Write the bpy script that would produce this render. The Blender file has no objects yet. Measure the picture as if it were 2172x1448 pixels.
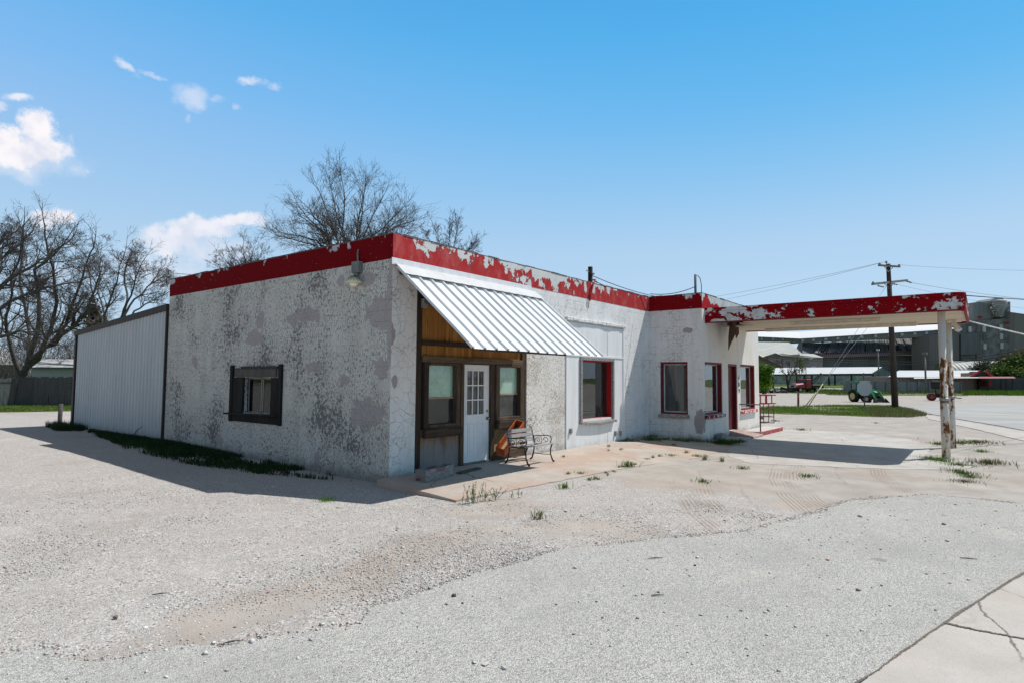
import bpy, bmesh, math, random
import numpy as np
from mathutils import Vector, Matrix
R = math.radians
rnd = random.Random(7)
SC = bpy.context.scene
COL = SC.collection

# ------------------------------------------------------------------ camera (real lens, pitched up 3.4 deg)
CAM = Vector((-7.374, -8.517, 1.837))
YAW, PITCH, ROLL = R(-52.17), R(3.429), R(0.429)
FPX = 1284.87                       # focal length for a 2172 px wide picture
_f = Vector((-math.sin(YAW)*math.cos(PITCH), math.cos(YAW)*math.cos(PITCH), math.sin(PITCH)))
_r0 = Vector((math.cos(YAW), math.sin(YAW), 0)); _u0 = _r0.cross(_f)
_r = math.cos(ROLL)*_r0 + math.sin(ROLL)*_u0
_u = -math.sin(ROLL)*_r0 + math.cos(ROLL)*_u0
FH = Vector((_f.x, _f.y, 0)).normalized()          # horizontal view direction
RH = Vector((FH.y, -FH.x, 0))                      # horizontal right
cd = bpy.data.cameras.new('camera'); cam = bpy.data.objects.new('camera', cd); COL.objects.link(cam)
M3 = Matrix((_r, _u, -_f)).transposed()
cam.matrix_world = Matrix.Translation(CAM) @ M3.to_4x4()
cd.sensor_width = 36; cd.lens = FPX/2172*36; cd.clip_start = .05; cd.clip_end = 6000
SC.camera = cam
def ray(px, py): return _f + _r*((px-1086)/FPX) - _u*((py-724)/FPX)
def at(px, py, D): return CAM + ray(px, py)*D      # surveyed point at depth D metres
def lat_of(px, D): return D*(px-1086)/FPX

# ------------------------------------------------------------------ objects
def tag(o, label=None, cat=None, group=None, kind=None):
    if label: o['label'] = label
    if cat: o['category'] = cat
    if group: o['group'] = group
    if kind: o['kind'] = kind
    return o
def empty(name, loc=(0,0,0), rz=0, label=None, cat=None, group=None):
    o = bpy.data.objects.new(name, None); COL.objects.link(o); o.location = loc; o.rotation_euler = (0,0,rz)
    o.empty_display_size = .2
    return tag(o, label, cat, group)
def copy_tree(o, parent=None):
    c = o.copy(); COL.objects.link(c); c.parent = parent
    for ch in list(o.children): copy_tree(ch, c)
    return c
def origin_of(o):
    v = Vector((0,0,0))
    while o is not None: v += Vector(o.location); o = o.parent
    return v
class MB:
    """collects geometry (in its own space) and links it as ONE mesh object"""
    def __init__(s): s.v=[]; s.f=[]; s.mi=[]; s.cur=0; s.sm=[]; s.smooth=False
    def add(s, vs, fs):
        b=len(s.v); s.v += [tuple(p) for p in vs]
        for f in fs: s.f.append([b+i for i in f]); s.mi.append(s.cur); s.sm.append(s.smooth)
    def box(s, a, b, rot=None, piv=None):
        x0,y0,z0=a; x1,y1,z1=b
        vs=[Vector(p) for p in ((x0,y0,z0),(x1,y0,z0),(x1,y1,z0),(x0,y1,z0),(x0,y0,z1),(x1,y0,z1),(x1,y1,z1),(x0,y1,z1))]
        if rot is not None:
            c=Vector(piv) if piv is not None else (Vector(a)+Vector(b))/2
            vs=[c+rot@(p-c) for p in vs]
        s.add(vs,[(0,3,2,1),(4,5,6,7),(0,1,5,4),(1,2,6,5),(2,3,7,6),(3,0,4,7)])
    def bar(s, p, q, w, h, up=(0,0,1)):
        p=Vector(p); q=Vector(q); t=(q-p).normalized(); u=Vector(up)
        sd=t.cross(u)
        if sd.length<1e-4: sd=t.cross(Vector((1,0,0)))
        sd.normalize(); u=sd.cross(t)
        vs=[c+sd*a*w/2+u*b*h/2 for c in (p,q) for a,b in ((-1,-1),(1,-1),(1,1),(-1,1))]
        s.add(vs,[(0,1,2,3),(4,7,6,5),(0,4,5,1),(1,5,6,2),(2,6,7,3),(3,7,4,0)])
    def tube(s, pts, rad, n=6, cap=True):
        pts=[Vector(p) for p in pts]; k=len(pts)
        if not hasattr(rad,'__len__'): rad=[rad]*k
        b=len(s.v); ref=None
        for i in range(k):
            t=(pts[min(i+1,k-1)]-pts[max(i-1,0)])
            if t.length<1e-9: t=Vector((0,0,1))
            t.normalize()
            if ref is None: ref=Vector((1,0,0)) if abs(t.x)<.8 else Vector((0,1,0))
            a=(ref-t*ref.dot(t)).normalized(); c=t.cross(a); ref=a
            for j in range(n):
                an=2*math.pi*j/n; p=pts[i]+(a*math.cos(an)+c*math.sin(an))*rad[i]; s.v.append((p.x,p.y,p.z))
        for i in range(k-1):
            for j in range(n):
                j2=(j+1)%n; s.f.append([b+i*n+j,b+i*n+j2,b+(i+1)*n+j2,b+(i+1)*n+j]); s.mi.append(s.cur); s.sm.append(True)
        if cap and n>3:
            s.f.append([b+j for j in range(n)][::-1]); s.f.append([b+(k-1)*n+j for j in range(n)])
            s.mi += [s.cur]*2; s.sm += [False]*2
    def lathe(s, prof, c=(0,0,0), axis='z', n=24):
        b=len(s.v); c=Vector(c); k=len(prof)
        for r_,h in prof:
            for j in range(n):
                a=2*math.pi*j/n; x,y=r_*math.cos(a),r_*math.sin(a)
                p={'z':(x,y,h),'y':(x,h,y),'x':(h,x,y)}[axis]; s.v.append(tuple(c+Vector(p)))
        for i in range(k-1):
            for j in range(n):
                j2=(j+1)%n; s.f.append([b+i*n+j,b+i*n+j2,b+(i+1)*n+j2,b+(i+1)*n+j]); s.mi.append(s.cur); s.sm.append(s.smooth)
        s.f.append([b+j for j in range(n)]); s.f.append([b+(k-1)*n+j for j in range(n)]); s.mi+=[s.cur]*2; s.sm+=[False]*2
    def prism(s, poly, vec):
        """closed polygon (3D points) pushed along vec"""
        n=len(poly); vec=Vector(vec); vs=[Vector(p) for p in poly]+[Vector(p)+vec for p in poly]
        fs=[list(range(n))[::-1],[n+i for i in range(n)]]+[(i,(i+1)%n,n+(i+1)%n,n+i) for i in range(n)]
        s.add(vs,fs)
    def build(s, name, mat, parent=None, bevel=0, local=False, seg=1, solid=0):
        me=bpy.data.meshes.new(name)
        o0=origin_of(parent) if (parent is not None and not local) else Vector((0,0,0))
        vs=s.v if o0.length==0 else [(x-o0.x,y-o0.y,z-o0.z) for x,y,z in s.v]
        me.from_pydata(vs,[],s.f)
        for m in (mat if isinstance(mat,(list,tuple)) else [mat]): me.materials.append(m)
        if any(s.mi): me.polygons.foreach_set('material_index',s.mi)
        if any(s.sm): me.polygons.foreach_set('use_smooth',s.sm)
        me.update()
        bm=bmesh.new(); bm.from_mesh(me); bmesh.ops.recalc_face_normals(bm,faces=bm.faces); bm.to_mesh(me); bm.free()
        o=bpy.data.objects.new(name,me); COL.objects.link(o)
        if parent is not None: o.parent=parent
        if solid:
            md=o.modifiers.new('solidify','SOLIDIFY'); md.thickness=solid
        if bevel:
            md=o.modifiers.new('bevel','BEVEL'); md.width=bevel; md.segments=seg; md.limit_method='ANGLE'; md.angle_limit=R(40)
        return o
def fast_mesh(name, verts, faces, mat, parent=None, col=None):
    """numpy mesh; faces = (n,k) array or list of arrays of equal width"""
    me=bpy.data.meshes.new(name); verts=np.asarray(verts,dtype=np.float32)
    fl=faces if isinstance(faces,list) else [faces]
    me.vertices.add(len(verts)); me.vertices.foreach_set('co',verts.ravel())
    nl=sum(f.size for f in fl); npoly=sum(len(f) for f in fl)
    me.loops.add(nl); me.polygons.add(npoly)
    me.loops.foreach_set('vertex_index',np.concatenate([f.ravel() for f in fl]).astype(np.int32))
    tot=np.concatenate([np.full(len(f),f.shape[1]) for f in fl]); st=np.concatenate([[0],np.cumsum(tot)[:-1]])
    me.polygons.foreach_set('loop_start',st.astype(np.int32))
    me.materials.append(mat)
    if col is not None:
        a=me.color_attributes.new('tint','FLOAT_COLOR','POINT'); a.data.foreach_set('color',np.asarray(col,dtype=np.float32).ravel())
    me.update(calc_edges=True); me.validate()
    o=bpy.data.objects.new(name,me); COL.objects.link(o)
    if parent is not None: o.parent=parent
    return o

# ------------------------------------------------------------------ node materials
class Mt:
    def __init__(s,name):
        s.m=bpy.data.materials.new(name); s.m.use_nodes=True; s.nt=s.m.node_tree; s.nt.nodes.clear()
        s.o=s.nt.nodes.new('ShaderNodeOutputMaterial'); s._co=None
    def set(s,inp,val):
        if val is None: return
        if isinstance(val,bpy.types.NodeSocket): s.nt.links.new(val,inp)
        elif isinstance(val,(tuple,list)) and inp.type=='RGBA': inp.default_value=(*val[:3],1)
        else: inp.default_value=val
    def co(s):
        if s._co is None: s._co=s.nt.nodes.new('ShaderNodeTexCoord').outputs['Object']
        return s._co
    def attr(s,name,out='Fac'):
        n=s.nt.nodes.new('ShaderNodeAttribute'); n.attribute_name=name; return n.outputs[out]
    def sep(s,v=None):
        n=s.nt.nodes.new('ShaderNodeSeparateXYZ'); s.set(n.inputs[0],v or s.co()); return n.outputs
    def comb(s,x=0,y=0,z=0):
        n=s.nt.nodes.new('ShaderNodeCombineXYZ')
        for i,a in enumerate((x,y,z)): s.set(n.inputs[i],a)
        return n.outputs[0]
    def map(s,v=None,scale=(1,1,1),loc=(0,0,0),rot=(0,0,0)):
        n=s.nt.nodes.new('ShaderNodeMapping'); s.set(n.inputs[0],v or s.co()); n.inputs['Scale'].default_value=scale; n.inputs['Location'].default_value=loc; n.inputs['Rotation'].default_value=rot
        return n.outputs[0]
    def noise(s,v=None,scale=5,detail=4,rough=.55,dist=0,col=False):
        n=s.nt.nodes.new('ShaderNodeTexNoise'); s.set(n.inputs['Vector'],v or s.co())
        n.inputs['Scale'].default_value=scale; n.inputs['Detail'].default_value=detail; n.inputs['Roughness'].default_value=rough; n.inputs['Distortion'].default_value=dist
        return n.outputs['Color' if col else 'Fac']
    def vor(s,v=None,scale=5,feat='F1',out='Distance',rand=1):
        n=s.nt.nodes.new('ShaderNodeTexVoronoi'); n.feature=feat; s.set(n.inputs['Vector'],v or s.co()); n.inputs['Scale'].default_value=scale; n.inputs['Randomness'].default_value=rand
        return n.outputs[out]
    def math(s,op,a,b=None,c=None,clamp=False):
        n=s.nt.nodes.new('ShaderNodeMath'); n.operation=op; n.use_clamp=clamp
        for i,x in enumerate((a,b,c)): s.set(n.inputs[i],x)
        return n.outputs[0]
    def vmath(s,op,a,b=None,out=0):
        n=s.nt.nodes.new('ShaderNodeVectorMath'); n.operation=op; s.set(n.inputs[0],a)
        if b is not None:
            if op=='SCALE': s.set(n.inputs['Scale'],b)
            else: s.set(n.inputs[1],b)
        return n.outputs[out]
    def ss(s,x,a,b,lo=0,hi=1):
        n=s.nt.nodes.new('ShaderNodeMapRange'); n.interpolation_type='SMOOTHSTEP'; s.set(n.inputs[0],x)
        n.inputs[1].default_value=a; n.inputs[2].default_value=b; n.inputs[3].default_value=lo; n.inputs[4].default_value=hi
        return n.outputs[0]
    def mix(s,f,a,b,mode='MIX'):
        n=s.nt.nodes.new('ShaderNodeMix'); n.data_type='RGBA'; n.blend_type=mode; s.set(n.inputs[0],f); s.set(n.inputs[6],a); s.set(n.inputs[7],b); return n.outputs[2]
    def ramp(s,f,stops,interp='LINEAR'):
        n=s.nt.nodes.new('ShaderNodeValToRGB'); n.color_ramp.interpolation=interp; s.set(n.inputs[0],f); e=n.color_ramp.elements
        while len(e)<len(stops): e.new(.5)
        for i,(p,c) in enumerate(stops): e[i].position=p; e[i].color=(*c,1) if hasattr(c,'__len__') else (c,c,c,1)
        return n.outputs[0]
    def bump(s,h,strength=.5,dist=.01,nrm=None):
        n=s.nt.nodes.new('ShaderNodeBump'); n.inputs['Strength'].default_value=strength; n.inputs['Distance'].default_value=dist; s.set(n.inputs['Height'],h)
        if nrm is not None: s.set(n.inputs['Normal'],nrm)
        return n.outputs[0]
    def warp(s,amt=.1,scale=4,v=None,detail=3):
        c=s.noise(v,scale,detail,col=True); c=s.vmath('SUBTRACT',c,(.5,.5,.5)); c=s.vmath('SCALE',c,amt); return s.vmath('ADD',v or s.co(),c)
    def done(s,color,rough=.85,nrm=None,metal=0,spec=.3,trans=None):
        b=s.nt.nodes.new('ShaderNodeBsdfPrincipled'); s.set(b.inputs['Base Color'],color); s.set(b.inputs['Roughness'],rough); s.set(b.inputs['Metallic'],metal)
        s.set(b.inputs['Specular IOR Level'],spec)
        if nrm is not None: s.set(b.inputs['Normal'],nrm)
        s.nt.links.new(b.outputs[0],s.o.inputs[0]); s.b=b
        return s.m

def plain(name,col,rough=.8,metal=0,var=.25,scale=6,spec=.3,bump=.15):
    t=Mt(name); n=t.noise(None,scale,5,.6); n2=t.noise(None,scale*7,3)
    f=t.math('ADD',t.math('MULTIPLY',n,.7),t.math('MULTIPLY',n2,.3))
    c=t.mix(t.ss(f,.3,.7),tuple(x*(1-var) for x in col),tuple(min(1,x*(1+var)) for x in col))
    return t.done(c,rough,t.bump(n2,bump,.01),metal,spec)

def paint_wall(name,base=(.66,.66,.64),under=(.27,.25,.245),cr=(.45,.6),fl=.62,blobs=(),ax='x',crcol=(.13,.12,.11),sc=(5,13),joint=.5,warm=.0,crw=.03,base_dirt=True,fllow=.5,patchc=((.30,.265,.26),(.37,.33,.32)),fleck=0):
    """old cement paint: crackle, flaked patches and block joints"""
    t=Mt(name); v=t.co(); X=t.sep(); u=X['X' if ax=='x' else 'Y']; z=X['Z']
    w=t.warp(.16,3.5); w2=t.warp(.05,14)
    low=t.noise(None,.75,3,.6); mid=t.noise(t.map(loc=(3,7,1)),1.9,4,.6)
    gate=t.ss(t.math('ADD',t.math('MULTIPLY',low,.6),t.math('MULTIPLY',mid,.4)),cr[0],cr[1])
    fine=t.noise(None,38,3)
    d1=t.vor(w,sc[0],'DISTANCE_TO_EDGE'); c1=t.ss(t.math('ADD',d1,t.math('MULTIPLY',fine,.02)),.005,crw+.012,1,0)
    d2=t.vor(w2,sc[1],'DISTANCE_TO_EDGE'); c2=t.ss(t.math('ADD',d2,t.math('MULTIPLY',fine,.04)),.02,crw*2+.03,1,0)
    g2=t.ss(t.noise(t.map(loc=(9,2,5)),1.3,4,.6),.5,.62)
    cracks=t.math('MAXIMUM',t.math('MULTIPLY',c1,gate),t.math('MULTIPLY',t.math('MULTIPLY',c2,g2),gate))
    hold=t.ss(t.noise(None,9,2),.3,.5); cracks=t.math('MULTIPLY',cracks,t.ss(hold,0,1,.35,1))
    n=t.noise(w2,12,9,.72); fls=t.math('ADD',t.math('MULTIPLY',n,.62),t.math('MULTIPLY',low,fllow))
    flk=t.ss(fls,fl,fl+.025)
    if fleck:
        d3=t.vor(t.warp(.10,9,None,5),17,'DISTANCE_TO_EDGE'); g3=t.ss(t.noise(t.map(loc=(2,6,3)),1.0,5,.7),.34,.52); c3=t.math('MULTIPLY',t.ss(t.math('ADD',d3,t.math('MULTIPLY',t.noise(None,26,4),.16)),.075,.105,1,0),g3); cracks=t.math('MAXIMUM',cracks,c3)
        fv=t.map(w2,(1,1,.42)); f1=t.noise(fv,34,5,.62); f2=t.ss(t.noise(t.map(loc=(4,1,8)),1.15,5,.65),.30,.55); flk=t.math('MAXIMUM',flk,t.math('MULTIPLY',t.ss(f1,.56,.585),f2))
    if joint:
        br=t.nt.nodes.new('ShaderNodeTexBrick'); t.set(br.inputs['Vector'],t.comb(t.math('ADD',u,t.math('MULTIPLY',mid,.03)),t.math('ADD',z,t.math('MULTIPLY',mid,.03)),0))
        br.inputs['Scale'].default_value=1; br.inputs['Brick Width'].default_value=.41; br.inputs['Row Height'].default_value=.205; br.inputs['Mortar Size'].default_value=.004; br.inputs['Mortar Smooth'].default_value=.3
        jt=t.math('MULTIPLY',br.outputs['Fac'],t.math('MULTIPLY',t.ss(t.noise(t.map(loc=(1,5,9)),1.6,4),.48,.62),joint))
    else: jt=0.0
    patch=0.0
    e=t.math('MULTIPLY',t.math('SUBTRACT',t.noise(None,3.6,9,.72),.5),2.6)
    for (bu,bz,ru,rz) in blobs:
        q=t.math('POWER',t.math('DIVIDE',t.math('SUBTRACT',u,bu),ru),2.0); q2=t.math('POWER',t.math('DIVIDE',t.math('SUBTRACT',z,bz),rz),2.0)
        dd=t.math('ADD',t.math('SQRT',t.math('ADD',q,q2)),e); patch=t.math('MAXIMUM',patch,t.ss(dd,.93,1.0,1,0))
    stain=t.noise(t.map(scale=(2.2,2.2,.35)),1.5,5,.65)
    bc=t.mix(t.ss(stain,.35,.72),base,tuple(a*b for a,b in zip(base,(.86,.85,.82))))
    bc=t.mix(t.ss(t.noise(None,30,3),.3,.8,0,.25),bc,tuple(a*.8 for a in base))
    uc=t.mix(t.noise(None,7,5,.7),tuple(a*.75 for a in under),tuple(min(1,a*1.3) for a in under))
    uc=t.mix(t.ss(t.noise(None,2.1,3),.45,.6,0,.6),uc,(.20,.205,.205))
    c=t.mix(flk,bc,uc); c=t.mix(patch,c,t.mix(t.noise(None,5,5),*patchc))
    c=t.mix(t.math('MULTIPLY',cracks,.9),c,crcol); c=t.mix(jt,c,tuple(a*1.2 for a in crcol))
    if base_dirt:
        dz=t.ss(t.math('ADD',z,t.math('MULTIPLY',t.noise(None,2.5,6,.7),.55)),.22,.5,.75,0)
        c=t.mix(dz,c,(.22,.20,.18))
    h=t.math('SUBTRACT',1.0,t.math('MAXIMUM',t.math('MAXIMUM',cracks,flk),t.math('MAXIMUM',patch,jt)))
    h=t.math('ADD',h,t.math('MULTIPLY',t.noise(None,24,5,.6),.35))
    return t.done(c,.9,t.bump(h,.55,.006),spec=.15)

def peeled_red(name,amt,top=.35,zr=(4.01,4.48),ax='x',zones=(),red=(.36,.012,.018),under=(.60,.60,.58),stretch=.7,sc=1.9,fade=0):
    """flaking red paint over a pale undercoat"""
    t=Mt(name); X=t.sep(); u=X['X' if ax=='x' else 'Y']; z=X['Z']
    m=t.map(scale=(1,1,stretch)); w=t.warp(.12,6,m)
    n=t.noise(w,sc,8,.62); n2=t.noise(w,9,5,.6)
    zz=t.ss(z,zr[0],zr[1],-.5,.5)
    f=t.math('ADD',t.math('ADD',n,t.math('MULTIPLY',zz,top)),t.math('MULTIPLY',t.math('SUBTRACT',n2,.5),.22))
    for (c0,c1,a) in zones:
        k=t.math('MULTIPLY',t.ss(u,c0-.4,c0+.4),t.ss(u,c1-.4,c1+.4,1,0)); f=t.math('ADD',f,t.math('MULTIPLY',k,a))
    pk=t.ss(f,amt,amt+.018); spot=t.ss(t.noise(m,17,6,.65),.67,.69)
    pk=t.math('MAXIMUM',pk,spot); edge=t.math('MULTIPLY',t.ss(f,amt-.03,amt),t.ss(f,amt,amt+.02,1,0))
    wx=t.noise(t.map(scale=(7,7,.6)),1,4); rc=t.mix(wx,tuple(a*.8 for a in red),tuple(min(1,a*1.18) for a in red))
    rc=t.mix(t.ss(t.noise(None,26,4),.55,.8,0,.5),rc,tuple(min(1,a*.6+.03) for a in red))
    if fade: rc=t.mix(t.ss(t.noise(t.map(scale=(1,1,.5)),4,7,.7),.42,.75,0,fade),rc,(.52,.17,.16)); rc=t.mix(t.ss(t.noise(t.map(loc=(8,2,2),scale=(1,1,.5)),6,7,.7),.6,.72,0,fade),rc,(.14,.008,.008))
    ucol=t.mix(t.noise(None,6,6,.7),tuple(a*.72 for a in under),tuple(min(1,a*1.12) for a in under))
    ucol=t.mix(t.ss(t.noise(None,1.7,4),.56,.66,0,.6),ucol,(.30,.30,.29))
    c=t.mix(pk,rc,ucol); c=t.mix(t.math('MULTIPLY',edge,.45),c,(.10,.015,.015))  # dark line painted along peel edges mimics the thickness of the paint film
    h=t.math('ADD',t.math('SUBTRACT',1.0,pk),t.math('MULTIPLY',t.noise(None,15,5,.65),.4))
    return t.done(c,.85,t.bump(h,.8,.012),spec=.08)

def wood(name,cols,ax='x',plank=.14,grey=None,gz=None,rough=.85,vertical=True,seam=.006,streak=1.0,flake=None):
    """boards with grain running along them; grey = bleached colour below height gz"""
    t=Mt(name); X=t.sep(); u=X['X' if ax=='x' else ('Y' if ax=='y' else 'Z')]
    long=(1,1,.08) if vertical else ((.08,1,1) if ax=='z' else (1,.08,1))
    g=t.noise(t.map(scale=long),34,6,.65,1.2); g2=t.noise(t.map(scale=long,loc=(4,4,4)),9,5,.6)
    cell=t.math('FLOOR',t.math('DIVIDE',u,plank)); wn=t.nt.nodes.new('ShaderNodeTexWhiteNoise'); wn.noise_dimensions='1D'; t.set(wn.inputs['W'],cell)
    f=t.math('ADD',t.math('ADD',t.math('MULTIPLY',g,.5),t.math('MULTIPLY',g2,.35)),t.math('MULTIPLY',wn.outputs[0],.22))
    c=t.ramp(f,[(.3,cols[0]),(.52,cols[1]),(.75,cols[2])])
    c=t.mix(t.ss(g2,.58,.72,0,.8*streak),c,tuple(a*.32 for a in cols[0]))
    if grey:
        k=t.ss(t.math('ADD',X['Z'],t.math('MULTIPLY',t.noise(t.map(scale=(1,1,.3)),6,5),.9)),gz[0],gz[1],1,0)
        gc=t.mix(g,tuple(a*.55 for a in grey),tuple(min(1,a*1.35) for a in grey)); c=t.mix(k,c,gc)
    if flake:
        fk=t.ss(t.noise(t.map(scale=long),14,6,.7),.5,.56); c=t.mix(fk,c,flake)
    fr=t.math('FRACT',t.math('DIVIDE',u,plank)); sm=t.math('MAXIMUM',t.ss(fr,0,seam/plank,1,0),t.ss(fr,1-seam/plank,1,0,1))
    c=t.mix(t.math('MULTIPLY',sm,.85),c,(.012,.01,.008))
    h=t.math('SUBTRACT',t.math('ADD',t.math('MULTIPLY',g,.5),t.math('MULTIPLY',g2,.4)),sm)
    return t.done(c,rough,t.bump(h,.5,.006),spec=.2)

def glass(name,tint=(.55,.6,.6),refl=1.0,rough=.02,dust=.06):
    """window glass: real reflection by fresnel, the rest seen through; a little dust"""
    t=Mt(name); g=t.nt.nodes.new('ShaderNodeBsdfGlossy'); g.inputs['Roughness'].default_value=rough; g.inputs['Color'].default_value=(.95,.97,.97,1)
    tr=t.nt.nodes.new('ShaderNodeBsdfTransparent'); tr.inputs['Color'].default_value=(*tint,1)
    df=t.nt.nodes.new('ShaderNodeBsdfDiffuse'); df.inputs['Color'].default_value=(.5,.5,.48,1)
    fr=t.nt.nodes.new('ShaderNodeFresnel'); fr.inputs['IOR'].default_value=1.5
    t.set(g.inputs['Normal'],t.bump(t.noise(None,1.3,2),.02,.05))
    m0=t.nt.nodes.new('ShaderNodeMixShader'); t.set(m0.inputs[0],t.ss(t.noise(None,5,6,.7),.35,.75,dust*.3,dust*1.7)); t.nt.links.new(tr.outputs[0],m0.inputs[1]); t.nt.links.new(df.outputs[0],m0.inputs[2])
    m1=t.nt.nodes.new('ShaderNodeMixShader'); bk=t.nt.nodes.new('ShaderNodeNewGeometry').outputs['Backfacing']; t.set(m1.inputs[0],t.math('MULTIPLY',t.math('MULTIPLY',fr.outputs[0],refl*1.6,clamp=True),t.math('SUBTRACT',1.0,bk)))
    t.nt.links.new(m0.outputs[0],m1.inputs[1]); t.nt.links.new(g.outputs[0],m1.inputs[2]); t.nt.links.new(m1.outputs[0],t.o.inputs[0])
    return t.m
def tinted(name,rough=.9,mul=1.0,trans=0,back=None):
    t=Mt(name); c=t.attr('tint','Color')
    if mul!=1: c=t.mix(1.0,c,(mul,mul,mul),'MULTIPLY')
    m=t.done(c,rough,spec=.15)
    if trans:
        tl=t.nt.nodes.new('ShaderNodeBsdfTranslucent'); t.set(tl.inputs[0],c); mx=t.nt.nodes.new('ShaderNodeMixShader'); mx.inputs[0].default_value=trans
        t.nt.links.new(t.b.outputs[0],mx.inputs[1]); t.nt.links.new(tl.outputs[0],mx.inputs[2]); t.nt.links.new(mx.outputs[0],t.o.inputs[0])
    return m
# ------------------------------------------------------------------ light: clear midday sky, sun behind the building to the right
SUN_T = Vector((-.53, .36, -1)).normalized()       # direction the light travels
S = -SUN_T
w = bpy.data.worlds.new('World'); SC.world = w; w.use_nodes = True
nt = w.node_tree; nt.nodes.clear()
class Wt(Mt):
    def __init__(s): s.nt=nt; s._co=None
wt = Wt()
sky = nt.nodes.new('ShaderNodeTexSky'); sky.sky_type='NISHITA'; sky.sun_disc=False
sky.sun_elevation = math.asin(S.z); sky.sun_rotation = math.atan2(S.x, S.y)
sky.altitude=0; sky.air_density=1.0; sky.dust_density=.6; sky.ozone_density=2.5
hs = nt.nodes.new('ShaderNodeHueSaturation'); hs.inputs['Hue'].default_value=.487; hs.inputs['Saturation'].default_value=1.12; hs.inputs['Value'].default_value=1.0
nt.links.new(sky.outputs[0], hs.inputs['Color'])
dirv = nt.nodes.new('ShaderNodeTexCoord').outputs['Generated']
# clear spring air: pale band low down turning deep blue higher up; the unseen overhead and anti-sun parts are made dim and warm to neutralise shade
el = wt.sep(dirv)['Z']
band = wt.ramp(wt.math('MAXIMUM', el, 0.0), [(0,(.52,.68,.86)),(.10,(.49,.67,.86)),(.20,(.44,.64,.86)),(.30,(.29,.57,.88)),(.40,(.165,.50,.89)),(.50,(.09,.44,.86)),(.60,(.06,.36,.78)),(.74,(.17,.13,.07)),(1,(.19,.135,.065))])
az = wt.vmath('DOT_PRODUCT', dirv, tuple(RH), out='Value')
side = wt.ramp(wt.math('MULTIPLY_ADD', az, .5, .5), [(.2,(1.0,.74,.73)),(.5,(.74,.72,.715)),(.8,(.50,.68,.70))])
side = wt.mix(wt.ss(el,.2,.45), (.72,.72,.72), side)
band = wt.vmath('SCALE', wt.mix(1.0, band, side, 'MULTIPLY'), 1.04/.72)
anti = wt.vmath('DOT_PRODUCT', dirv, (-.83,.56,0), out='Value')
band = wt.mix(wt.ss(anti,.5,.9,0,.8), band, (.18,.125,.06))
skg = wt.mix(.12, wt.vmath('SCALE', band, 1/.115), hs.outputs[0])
# clouds: puffs at fixed compass bearings, broken up by noise in direction space
nz = wt.noise(dirv, 26, 7, .62, col=True); nz = wt.vmath('SCALE', wt.vmath('SUBTRACT', nz, (.5,.5,.5)), .05)
dv0 = wt.vmath('ADD', dirv, nz); dv1 = wt.vmath('ADD', dirv, wt.vmath('SCALE', wt.vmath('SUBTRACT', wt.noise(dirv, 70, 6, .6, col=True), (.5,.5,.5)), .014))
nf2 = wt.noise(wt.map(dirv, (1,1,2.2), rot=(.3,.2,.5)), 60, 8, .68)
nf = wt.noise(dirv, 45, 8, .6)
dens = 0.0
PUFFS = [(82,272,34,44,1),(30,318,80,44,1),(108,322,50,34,1),(20,285,36,26,1),(60,345,110,30,.55),(40,365,80,20,.3),(35,207,24,10,.75),(115,466,46,20,.85),(0,226,14,12,.5),
  (500,466,66,17,.85),(425,486,80,28,.8),(360,515,76,42,.75),(440,530,100,42,.5),(340,570,110,40,.4),(270,142,25,9,.6,-45),(325,160,24,6,.35,-25),(410,205,38,24,.45),(460,212,16,8,.25),
  (535,172,30,9,.65),(580,184,16,8,.4),(400,252,7,9,.35),(500,227,9,8,.3),(183,364,6,8,.35),(128,580,60,20,.2)]
for p in PUFFS:
    px,py,rx,ry,a = p[:5]; an = R(p[5]) if len(p)>5 else 0
    c0 = ray(px,py).normalized(); e1 = (_r - c0*_r.dot(c0)).normalized(); e2 = c0.cross(e1)
    e1,e2 = e1*math.cos(an)-e2*math.sin(an), e1*math.sin(an)+e2*math.cos(an)
    k = 1/ (FPX*ray(px,py).length); small = rx < 32; dv = dv1 if small else dv0
    q = wt.vmath('SUBTRACT', dv, tuple(c0))
    ax_ = wt.math('DIVIDE', wt.vmath('DOT_PRODUCT', q, tuple(e1), out='Value'), rx*k); ay = wt.math('DIVIDE', wt.vmath('DOT_PRODUCT', q, tuple(e2), out='Value'), ry*k)
    l = wt.math('SQRT', wt.math('ADD', wt.math('MULTIPLY', ax_, ax_), wt.math('MULTIPLY', ay, ay)))
    soft = .9 if small else (.85 if a<.7 else .5)
    dens = wt.math('MAXIMUM', dens, wt.math('MULTIPLY', wt.ss(wt.math('ADD', l, wt.math('MULTIPLY', wt.math('SUBTRACT', nf2 if small else nf, .5), 2.6 if small else 1.1)), 1-soft, 1+soft*.3, 1, 0), a))
SKY_STR = .115
cc = wt.mix(wt.ss(wt.noise(dirv, 22, 6, .6),.38,.62), (6.7,6.9,7.8), (8.5,8.2,8.5))
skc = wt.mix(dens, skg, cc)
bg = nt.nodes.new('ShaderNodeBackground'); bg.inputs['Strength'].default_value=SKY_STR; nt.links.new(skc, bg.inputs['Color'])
wo = nt.nodes.new('ShaderNodeOutputWorld'); nt.links.new(bg.outputs[0], wo.inputs[0])
sd = bpy.data.lights.new('sun','SUN'); sd.energy=4.6; sd.angle=R(.5); sd.color=(1,.965,.915)
so = bpy.data.objects.new('sun', sd); COL.objects.link(so); so.rotation_euler = SUN_T.to_track_quat('-Z','Y').to_euler(); so.location=(20,-20,40)
SC.view_settings.view_transform='Standard'; SC.view_settings.look='None'; SC.view_settings.exposure=0; SC.view_settings.gamma=1

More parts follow.
